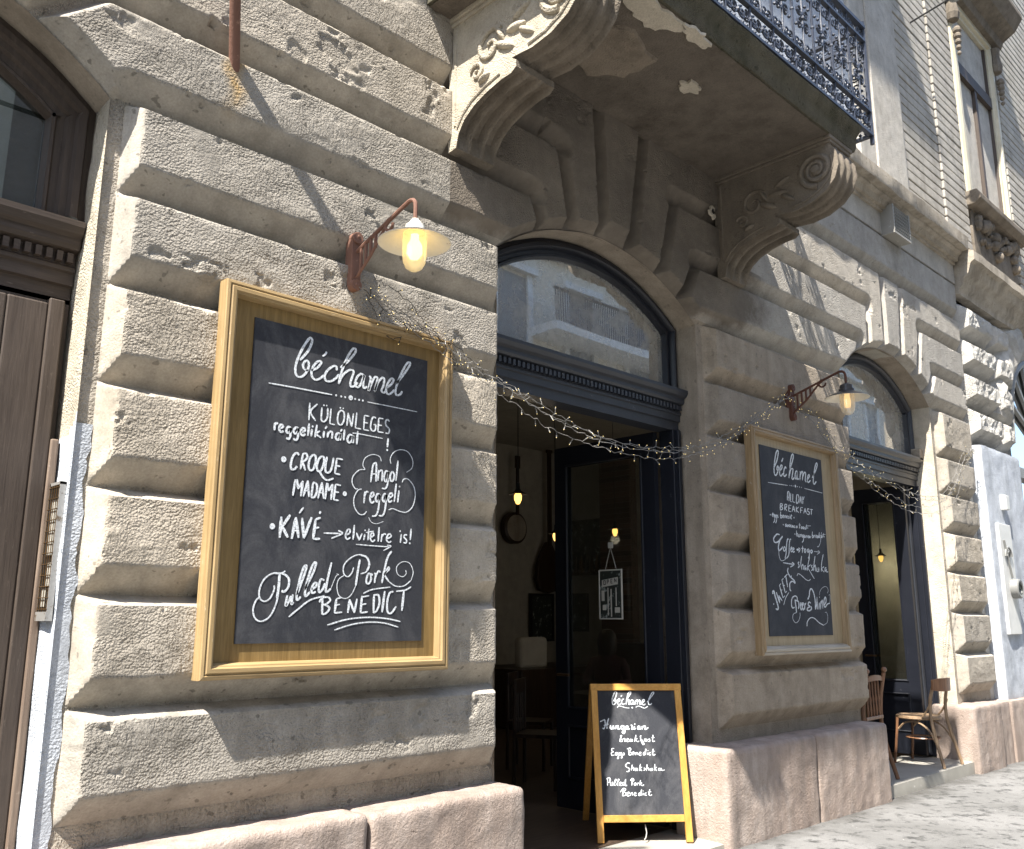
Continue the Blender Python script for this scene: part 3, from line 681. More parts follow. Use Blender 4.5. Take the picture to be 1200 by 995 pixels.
# ---- cafe joinery: arched frames, fanlights, transoms, open doors
def off_path(P, d):
    out = []
    for i in range(len(P)):
        a = Vector((*P[max(i - 1, 0)], 0)); b = Vector((*P[min(i + 1, len(P) - 1)], 0)); t = (b - a).normalized(); out.append((P[i][0] + t.y * d, P[i][1] - t.x * d))
    return out
def fan(o_, z0, y, prof, mat, glassmat, glass_inset, parent, sub=True):
    P = [(o_['x0'], z0 + (o_['spring'] - z0) * i / 8) for i in range(9)] + arcpts(o_, o_['x0'], o_['x1'], 36)[1:-1] + [(o_['x1'], o_['spring'] - (o_['spring'] - z0) * i / 8) for i in range(9)]
    m = MB(); rs = []
    for d, yy in prof:
        rs.append([(x, y + yy, z) for x, z in off_path(P, d)])
    m.rings(rs, False); fr = m.build('fanlight_frame', mat, parent, True, sharp=30)
    Q = off_path(P, glass_inset); g = MB(); g.add([(x, y + prof[-1][1] - .01, z) for x, z in Q], [tuple(range(len(Q)))])
    gl = g.build('fanlight_glass', glassmat, fr, local=True); gl.data.transform(Matrix.Translation(-base_of(fr)))
    return fr
FP = [(-.02, .06), (.0, .0), (.028, -.012), (.035, -.03), (.06, -.034), (.072, -.02), (.078, .012), (.105, .012), (.112, -.004), (.128, -.004), (.135, .03), (.140, .05)]
fan(OPC, 3.30, .27, FP, 'navy_paint', 'fan_glass', .13, cafe)
fan(OPR, 3.36, .30, FP, 'navy_light', 'fan_glass', .13, cafe)
def transom(x0, x1, z0, z1, y, mat, dent=True):
    m = MB(); h = z1 - z0; pr = [(y + .14, z0), (y + .0, z0), (y - .0, z0 + .20 * h), (y - .018, z0 + .22 * h), (y - .018, z0 + .36 * h), (y - .03, z0 + .38 * h), (y - .03, z0 + .43 * h), (y - .02, z0 + .45 * h), (y - .02, z0 + .60 * h), (y - .055, z0 + .63 * h), (y - .065, z0 + .68 * h), (y - .065, z0 + .76 * h), (y - .085, z0 + .80 * h), (y - .10, z0 + .88 * h), (y - .10, z0 + .95 * h), (y - .02, z0 + h), (y + .14, z0 + h)]
    m.extrude_x(pr, x0, x1)
    if dent:
        n = int((x1 - x0) / .042)
        for i in range(n):
            x = lerp(x0 + .01, x1 - .01, (i + .5) / n); m.box(x - .012, x + .012, y - .05, y - .019, z0 + .47 * h, z0 + .585 * h)
    return m
transom(3.62, 5.74, 3.0, 3.32, .27, 'navy_paint').build('transom', 'navy_light', cafe)
transom(8.20, 10.385, 3.05, 3.38, .30, 'navy_light').build('transom', 'navy_light', cafe)
def stile(o_, z0, z1, y, mat):
    for x, s in ((o_['x0'], 1), (o_['x1'], -1)):
        m = MB()
        for a, b, yy in ((0, .045, 0), (.045, .075, -.025), (.075, .095, .01)):
            xa, xb = sorted((x + s * a, x + s * b)); m.box(xa, xb, y + yy, y + .14, z0, z1)
        m.build('door_frame', mat, cafe, bevel=.004)
stile(OPC, .125, 3.0, .25, 'navy_paint'); stile(OPR, .175, 3.05, .28, 'navy_paint')
def leaf(x, y0, y1, z0, z1, mat, glassmat, th=.05):
    """door leaf folded 90 degrees into the room, lying along y"""
    m = MB(); st = .12
    m.box(x - th / 2, x + th / 2, y0, y0 + st, z0, z1); m.box(x - th / 2, x + th / 2, y1 - st, y1, z0, z1)
    m.box(x - th / 2, x + th / 2, y0 + st, y1 - st, z1 - .15, z1); m.box(x - th / 2, x + th / 2, y0 + st, y1 - st, z0, z0 + .22)
    m.box(x - th / 2, x + th / 2, y0 + st, y1 - st, z0 + .62, z0 + .74); m.box(x - th / 2 + .012, x + th / 2 - .012, y0 + st, y1 - st, z0 + .22, z0 + .62)
    for ya, yb, za, zb in ((y0 + st, y1 - st, z0 + .74, z1 - .15), (y0 + st, y1 - st, z0 + .22, z0 + .62)):
        for sx in (-1, 1):
            xx = x + sx * th / 2
            for yc in (ya + .008, yb - .008): m.tube([(xx, yc, za), (xx, yc, zb)], .011, 6)
            for zc in (za + .008, zb - .008): m.tube([(xx, ya, zc), (xx, yb, zc)], .011, 6)
    lf = m.build('door', mat, cafe)
    g = MB(); g.box(x - .004, x + .004, y0 + st - .01, y1 - st + .01, z0 + .73, z1 - .14)
    gl = g.build('door_glass', glassmat, lf, local=True); gl.data.transform(Matrix.Translation(-base_of(lf)))
    h = MB(); h.tube([(x - th / 2, y1 - .06, z0 + 1.0), (x - th / 2 - .05, y1 - .06, z0 + 1.0), (x - th / 2 - .05, y1 - .18, z0 + 1.0)], .011, 8)
    hh = h.build('handle', 'brass_dark', lf, True, local=True); hh.data.transform(Matrix.Translation(-base_of(lf)))
    return lf
leaf(5.61, .40, 1.43, .15, 2.99, 'navy_paint', 'door_glass'); leaf(3.74, .40, 1.43, .15, 2.99, 'navy_paint', 'door_glass')
leaf(10.12, .34, .95, .2, 3.04, 'navy_paint', 'door_glass'); leaf(10.22, .34, .95, .2, 3.04, 'navy_light', 'door_glass')

# ---- brown street door in the left opening
FB = [(-.02, .06), (.0, -.02), (.03, -.03), (.04, -.045), (.07, -.045), (.08, -.02), (.11, -.02), (.12, .0), (.15, .0), (.16, -.012), (.175, -.012), (.18, .03), (.19, .05)]
fan(OPL, 3.27, .27, FB, 'old_door', 'old_glass', .18, cafe)
transom(-.79, 1.262, 2.90, 3.27, .30, 'old_door').build('transom', 'old_door_h', cafe)
m = MB(); m.box(-.79, 1.262, .30, .36, .2, 2.92)
db = m.build('door', 'old_door', cafe)
m = MB()
for x0, x1 in ((-.72, .22), (.25, 1.17)):
    m.box(x0, x0 + .16, .262, .30, .2, 2.88); m.box(x1 - .16, x1, .262, .30, .2, 2.88)
    for za, zb in ((.2, .45), (1.05, 1.25), (2.62, 2.88)): m.box(x0 + .16, x1 - .16, .262, .30, za, zb)
d2 = m.build('door_rails', 'old_door', db, bevel=.008, local=True); d2.data.transform(Matrix.Translation(-base_of(db)))
m = MB(); m.box(1.17, 1.231, .25, .31, .2, 2.9); m.build('door_frame', 'old_door', cafe, bevel=.006)
m = MB(); m.box(1.232, 1.264, .24, .31, .2, 2.30); m.build('door_jamb', 'jamb_worn', cafe, bevel=.006)
# ---- letter-box grille set in the whitewashed reveal
m = MB(); m.box(1.246, 1.268, .118, .126, 1.60, 2.11); m.box(1.246, 1.268, .228, .236, 1.60, 2.11); m.box(1.246, 1.268, .118, .236, 2.10, 2.112); m.box(1.242, 1.268, .118, .236, 1.565, 1.60)
mg = m.build('wall_grille', 'steel', cafe)
m = MB()
for i in range(5): y = .126 + .102 * i / 4; m.tube([(1.246, y, 1.6), (1.246, y, 2.1)], .0022, 5)
for i in range(12): z = 1.61 + .48 * i / 11; m.tube([(1.244, .12, z), (1.244, .234, z)], .0022, 5)
gg = m.build('grille_wires', 'brass_dark', mg, local=True); gg.data.transform(Matrix.Translation(-base_of(mg)))
m = MB(); m.box(1.254, 1.262, .126, .228, 1.60, 2.10); gg = m.build('back_plate', 'frame_black', mg, local=True); gg.data.transform(Matrix.Translation(-base_of(mg)))

m = MB()
for ya, yb, za, zb in ((.15, .20, 1.82, 2.04), (.14, .18, 1.70, 1.79), (.17, .21, 1.62, 1.69)): m.box(1.250, 1.2535, ya, yb, za, zb)
gg = m.build('letters', 'paper', mg, local=True); gg.data.transform(Matrix.Translation(-base_of(mg)))
m = MB(); m.box(10.30, 10.41, .20, .30, 3.33, 3.47); m.build('junction_box', 'cornice_stone', cafe, bevel=.006)

# ---- interior shell
m = MB(); Y1 = 6.6
m.add([(1, Y1, 0), (11.3, Y1, 0), (11.3, Y1, 4.35), (1, Y1, 4.35)], [(0, 1, 2, 3)]); m.add([(1, .5, 0), (1, Y1, 0), (1, Y1, 4.35), (1, .5, 4.35)], [(0, 1, 2, 3)])
m.add([(11.3, .5, 0), (11.3, Y1, 0), (11.3, Y1, 4.35), (11.3, .5, 4.35)], [(0, 1, 2, 3)]); m.add([(1, .1, 4.35), (11.3, .1, 4.35), (11.3, Y1, 4.35), (1, Y1, 4.35)], [(0, 1, 2, 3)])
m.build('interior_wall', 'interior_plaster', cafe)
m = MB(); m.add([(1, .4, .128), (11.3, .4, .128), (11.3, Y1, .128), (1, Y1, .128)], [(0, 1, 2, 3)]); m.build('interior_floor', 'floor', cafe)
m = MB(); m.box(11.12, 11.3, 4.95, 5.55, .13, 4.3); m.build('brick_column', 'brick_in', cafe)

# handwriting on the boards: (width mm, [(u,v) mm from the board's lower left corner])
S1 = [
 (11,[(244,1310),(284,1362),(305,1414),(299,1433),(285,1423),(254,1369),(228,1303),(222,1255),(233,1231),(255,1230),(279,1253),(294,1290),(287,1315),(271,1309),(262,1287),(275,1269),(297,1270)]),
 (11,[(308,1272),(341,1292),(362,1321),(354,1329),(332,1314),(313,1280),(313,1247),(333,1231),(359,1242),(381,1263)]),
 (9.0,[(390,1384),(383,1369),(367,1356)]),
 (11,[(453,1301),(448,1321),(429,1317),(399,1290),(385,1260),(394,1238),(421,1240),(447,1259),(466,1283)]),
 (11,[(472,1319),(518,1363),(556,1413),(557,1434),(539,1427),(509,1375),(481,1300),(466,1235)]),
 (11,[(466,1235),(486,1280),(520,1314),(548,1320),(549,1299),(535,1255),(540,1235),(560,1242),(579,1263)]),
 (11,[(614,1305),(597,1312),(574,1290),(563,1253),(576,1238),(596,1256),(618,1309),(612,1269),(617,1242),(637,1253)]),
 (11,[(647,1311),(656,1299),(646,1233),(662,1271),(681,1310),(698,1310),(695,1285),(684,1236),(703,1286),(728,1316),(741,1311),(738,1278),(726,1248),(743,1240),(760,1261)]),
 (11,[(759,1268),(789,1295),(801,1319),(788,1324),(767,1298),(755,1260),(765,1237),(786,1244),(807,1266)]),
 (11,[(819,1301),(866,1361),(905,1420),(900,1434),(878,1414),(840,1341),(816,1271),(821,1243),(843,1247),(860,1268)]),
 (8.0,[(86,1169),(243,1172),(432,1174)]),
 (9.0,[(455,1175)]),
 (9.0,[(485,1175)]),
 (9.0,[(508,1175)]),
 (22.0,[(541,1178)]),
 (9.0,[(568,1176)]),
 (9.0,[(591,1176)]),
 (9.0,[(614,1176)]),
 (6.0,[(641,1174),(802,1175),(962,1175)]),
 (8,[(310,1113),(309,1028)]),
 (8,[(352,1114),(316,1071),(346,1030)]),
 (8,[(378,1102),(377,1048),(386,1033),(400,1039),(411,1060),(411,1104)]),
 (7.0,[(389,1114)]),
 (7.0,[(404,1115)]),
 (8,[(429,1104),(426,1029)]),
 (8,[(426,1029),(455,1028)]),
 (8,[(490,1107),(474,1091),(469,1056),(478,1034),(495,1036),(507,1062),(505,1096),(490,1107)]),
 (7.0,[(483,1117)]),
 (7.0,[(500,1117)]),
 (8,[(525,1034),(529,1099)]),
 (8,[(529,1099),(553,1032)]),
 (8,[(553,1032),(561,1101)]),
 (8,[(580,1109),(575,1030)]),
 (8,[(575,1030),(610,1030)]),
 (8,[(627,1102),(625,1029)]),
 (8,[(625,1029),(657,1029)]),
 (8,[(627,1102),(656,1102)]),
 (8,[(627,1066),(649,1066)]),
 (8,[(698,1099),(681,1102),(670,1081),(667,1045),(680,1030),(696,1039),(697,1064),(684,1063)]),
 (8,[(715,1102),(712,1031)]),
 (8,[(712,1031),(747,1032)]),
 (8,[(715,1102),(744,1103)]),
 (8,[(714,1066),(736,1067)]),
 (8,[(783,1095),(770,1103),(758,1091),(763,1070),(782,1056),(780,1034),(760,1031)]),
 (10.0,[(130,987),(130,952)]),
 (10.0,[(130,974),(137,988),(147,985)]),
 (10.0,[(155,965),(173,974),(168,984),(158,981),(154,962),(164,949),(177,956)]),
 (10.0,[(215,977),(201,980),(191,961),(200,949),(214,961),(215,977),(214,939),(206,922),(193,926)]),
 (10.0,[(255,980),(241,983),(230,964),(239,952),(253,964),(255,980),(254,938),(244,922),(230,928)]),
 (10.0,[(270,963),(290,974),(285,987),(273,980),(269,959),(280,949),(294,960)]),
 (10.0,[(312,1012),(308,952)]),
 (10.0,[(329,988),(326,952)]),
 (9.0,[(332,1001)]),
 (10.0,[(355,1012),(348,951)]),
 (9.0,[(373,985),(353,968),(381,953)]),
 (10.0,[(396,988),(394,955)]),
 (9.0,[(411,1014),(401,1000)]),
 (10.0,[(420,988),(416,958)]),
 (9.0,[(419,978),(434,992),(443,985),(442,957)]),
 (10.0,[(488,988),(472,989),(463,968),(474,955),(486,968),(490,988),(490,955)]),
 (8.0,[(499,1012),(488,1000)]),
 (10.0,[(512,1012),(509,958)]),
 (10.0,[(563,989),(543,991),(530,967),(541,951),(559,965),(564,989),(565,952)]),
 (10.0,[(590,1017),(587,948)]),
 (6.0,[(559,1002),(599,1004),(744,1001)]),
 (10.0,[(778,1006),(774,960)]),
 (10.0,[(774,946)]),
 (24.0,[(187,824)]),
 (10,[(266,853),(254,863),(235,846),(225,807),(230,783),(248,787),(258,801)]),
 (10,[(287,866),(277,788)]),
 (10,[(287,864),(305,865),(310,846),(293,828),(284,827)]),
 (10,[(284,827),(304,786)]),
 (10,[(342,866),(325,845),(320,805),(332,789),(349,802),(358,842),(353,863),(342,866)]),
 (10,[(387,864),(372,844),(365,808),(376,789),(392,801),(404,838),(400,861),(387,864)]),
 (10,[(380,793),(400,766),(427,753),(461,766)]),
 (10,[(419,866),(412,816),(417,791),(436,793),(450,821),(456,865)]),
 (10,[(475,865),(467,790)]),
 (10,[(467,790),(498,788)]),
 (10,[(475,865),(510,863)]),
 (10,[(471,829),(496,828)]),
 (10,[(253,737),(244,661)]),
 (10,[(262,740),(270,695)]),
 (10,[(270,695),(294,735)]),
 (10,[(294,735),(286,662)]),
 (10,[(299,663),(320,740)]),
 (10,[(320,740),(330,663)]),
 (7.0,[(304,692),(326,691)]),
 (10,[(349,735),(342,662)]),
 (10,[(348,735),(368,727),(372,696),(360,667),(342,662)]),
 (10,[(379,661),(397,740)]),
 (10,[(397,740),(411,662)]),
 (7.0,[(383,690),(408,689)]),
 (10,[(425,740),(419,661)]),
 (10,[(428,740),(437,702)]),
 (10,[(437,702),(458,737)]),
 (10,[(458,737),(452,661)]),
 (10,[(474,738),(467,663)]),
 (10,[(467,663),(497,662)]),
 (10,[(474,738),(505,736)]),
 (10,[(470,702),(495,701)]),
 (20.0,[(529,698)]),
 (9.0,[(679,770),(688,849),(699,868),(710,862),(711,777)]),
 (6.0,[(681,811),(710,816)]),
 (9.0,[(726,837),(722,782)]),
 (8.0,[(724,823),(740,838),(748,829),(747,782)]),
 (9.0,[(785,837),(768,835),(760,803),(770,783),(783,802),(787,837),(784,778),(771,749),(748,747)]),
 (9.0,[(810,840),(798,817),(803,790),(818,795),(823,824),(810,840)]),
 (9.0,[(845,900),(835,794)]),
 (9.0,[(646,720),(643,662)]),
 (8.0,[(647,700),(656,721),(668,718)]),
 (9.0,[(682,693),(700,708),(695,721),(683,712),(678,686),(689,668),(705,678)]),
 (9.0,[(735,715),(722,716),(712,692),(721,676),(734,691),(736,715),(731,643),(718,609),(694,603)]),
 (9.0,[(776,719),(764,720),(754,696),(763,680),(776,695),(779,719),(773,647),(759,612),(735,609)]),
 (9.0,[(792,700),(815,716),(810,729),(797,721),(790,696),(799,682),(815,692)]),
 (9.0,[(838,780),(828,686)]),
 (9.0,[(856,747),(850,685)]),
 (8.0,[(860,767)]),
 (4.0,[(740,883),(727,906),(685,911),(641,888),(628,852),(643,830)]),
 (5.0,[(643,830),(607,823),(573,789),(569,755),(587,730),(603,729)]),
 (5.0,[(627,731),(604,722),(583,683),(588,638),(617,607),(645,608),(660,624)]),
 (3.0,[(674,595),(691,573),(724,568),(765,582)]),
 (4.0,[(800,877),(795,904),(815,938),(858,958),(906,953),(939,915),(936,872),(901,845)]),
 (5.0,[(875,791),(885,808),(915,810),(952,775),(962,726),(946,672),(908,641),(864,641),(821,651),(794,642)]),
 (24.0,[(148,513)]),
 (13,[(191,560),(188,464)]),
 (13,[(236,572),(198,515)]),
 (13,[(198,515),(230,468)]),
 (13,[(250,463),(266,563)]),
 (13,[(266,563),(286,469)]),
 (8.0,[(256,502),(283,502)]),
 (8.0,[(304,612),(282,583)]),
 (13,[(299,563),(313,470)]),
 (13,[(313,470),(350,570)]),
 (13,[(372,562),(363,470)]),
 (13,[(363,470),(401,473)]),
 (11.0,[(372,562),(399,572)]),
 (10.0,[(367,519),(394,526)]),
 (10.0,[(397,602),(393,589)]),
 (9.0,[(420,501),(512,505)]),
 (8.0,[(500,519),(524,506),(464,479)]),
 (8.0,[(543,498),(566,512),(565,528),(551,523),(543,495),(553,480),(571,490)]),
 (9.0,[(592,552),(587,480)]),
 (8.0,[(605,515),(623,480)]),
 (8.0,[(623,480),(639,514)]),
 (8.0,[(655,512),(650,482)]),
 (7.0,[(656,530)]),
 (8.0,[(678,540),(675,483)]),
 (6.0,[(661,520),(709,530)]),
 (8.0,[(690,497),(708,509),(704,520),(692,514),(689,491),(703,478),(717,489)]),
 (9.0,[(740,551),(736,480)]),
 (8.0,[(759,519),(754,480)]),
 (8.0,[(758,505),(771,521),(784,517)]),
 (8.0,[(789,497),(814,510),(807,523),(794,516),(787,494),(801,480),(817,487)]),
 (8.0,[(879,527),(874,482)]),
 (8.0,[(871,541)]),
 (8.0,[(916,524),(903,525),(896,513),(913,498),(909,484),(894,485)]),
 (9.0,[(941,558),(937,500)]),
 (9.0,[(935,484)]),
 (6.0,[(604,459),(704,458),(811,458)]),
 (6.0,[(790,466),(816,462),(770,438)]),
 (7.0,[(226,317),(208,307),(165,305),(124,279),(103,235),(105,198),(127,181),(155,193),(174,230),(174,252)]),
 (10.0,[(172,305),(216,304),(246,283),(245,245),(224,224),(213,231)]),
 (7.0,[(198,303),(197,250),(191,181),(163,119),(123,95),(91,106),(77,142),(86,179),(102,198)]),
 (11.0,[(198,303),(197,250),(192,193)]),
 (10,[(243,210),(237,163),(252,182),(262,207)]),
 (10,[(271,214),(266,172),(278,179)]),
 (10,[(291,211),(326,305),(335,344),(321,337),(302,278),(291,208),(296,189),(313,205)]),
 (10,[(330,234),(371,313),(386,359),(371,355),(349,299),(334,228),(339,207),(361,228)]),
 (10,[(368,238),(390,252),(393,268),(380,266),(368,241),(373,222),(391,229)]),
 (10,[(435,282),(415,285),(406,249),(411,226),(429,243),(439,269)]),
 (10,[(470,366),(454,296),(445,237),(453,230),(472,244)]),
 (3.0,[(472,244),(497,301),(512,311),(500,314)]),
 (6.0,[(596,348),(588,324),(565,303),(540,319),(542,359),(581,395),(630,411),(677,396),(687,365),(671,331),(638,319)]),
 (10.0,[(630,411),(672,399),(687,365),(675,334)]),
 (4.0,[(612,261),(589,220),(558,201),(521,212),(506,251),(513,288),(544,309)]),
 (10.0,[(631,387),(621,329),(612,261)]),
 (9.0,[(693,324),(680,317),(673,283),(686,273),(701,294),(697,321),(710,315)]),
 (9.0,[(718,325),(727,319),(722,278)]),
 (8.0,[(726,305),(743,337),(756,330)]),
 (10.0,[(822,438),(797,405),(778,335),(767,279)]),
 (9.0,[(775,310),(803,356),(808,346),(783,321),(810,287)]),
 (6.0,[(810,287),(851,267),(904,269),(949,298)]),
 (4.0,[(949,298),(961,341),(937,383),(891,388),(856,362),(862,327),(894,314),(916,329),(913,347)]),
 (8.0,[(256,114),(305,151),(363,190),(439,211)]),
 (7.0,[(659,227),(713,247),(820,261)]),
 (11.0,[(429,201),(431,126)]),
 (10.0,[(431,126),(454,133),(469,156),(445,170),(433,170)]),
 (9.0,[(413,181),(427,201),(462,204),(471,188),(445,170)]),
 (11.0,[(506,199),(499,133)]),
 (10.0,[(499,133),(541,137)]),
 (8.0,[(506,199),(537,205)]),
 (8.0,[(502,169),(527,173)]),
 (11.0,[(573,134),(581,197)]),
 (10,[(581,197),(610,134)]),
 (10,[(610,134),(623,201)]),
 (11.0,[(651,215),(646,134)]),
 (10,[(646,134),(688,140)]),
 (8.0,[(647,209),(693,216)]),
 (8.0,[(649,173),(678,178)]),
 (11.0,[(722,223),(722,135)]),
 (10,[(718,219),(748,220),(756,183),(742,148),(722,135)]),
 (12.0,[(786,241),(773,138)]),
 (10,[(839,239),(817,232),(803,190),(807,142),(829,135),(859,167)]),
 (12.0,[(905,248),(895,146)]),
 (8.0,[(856,241),(914,249),(950,266)]),
 (8.0,[(461,78),(570,104),(693,114),(804,108),(888,94)]),
 (7.0,[(501,55),(596,80),(694,91),(788,87),(876,67)]),
]
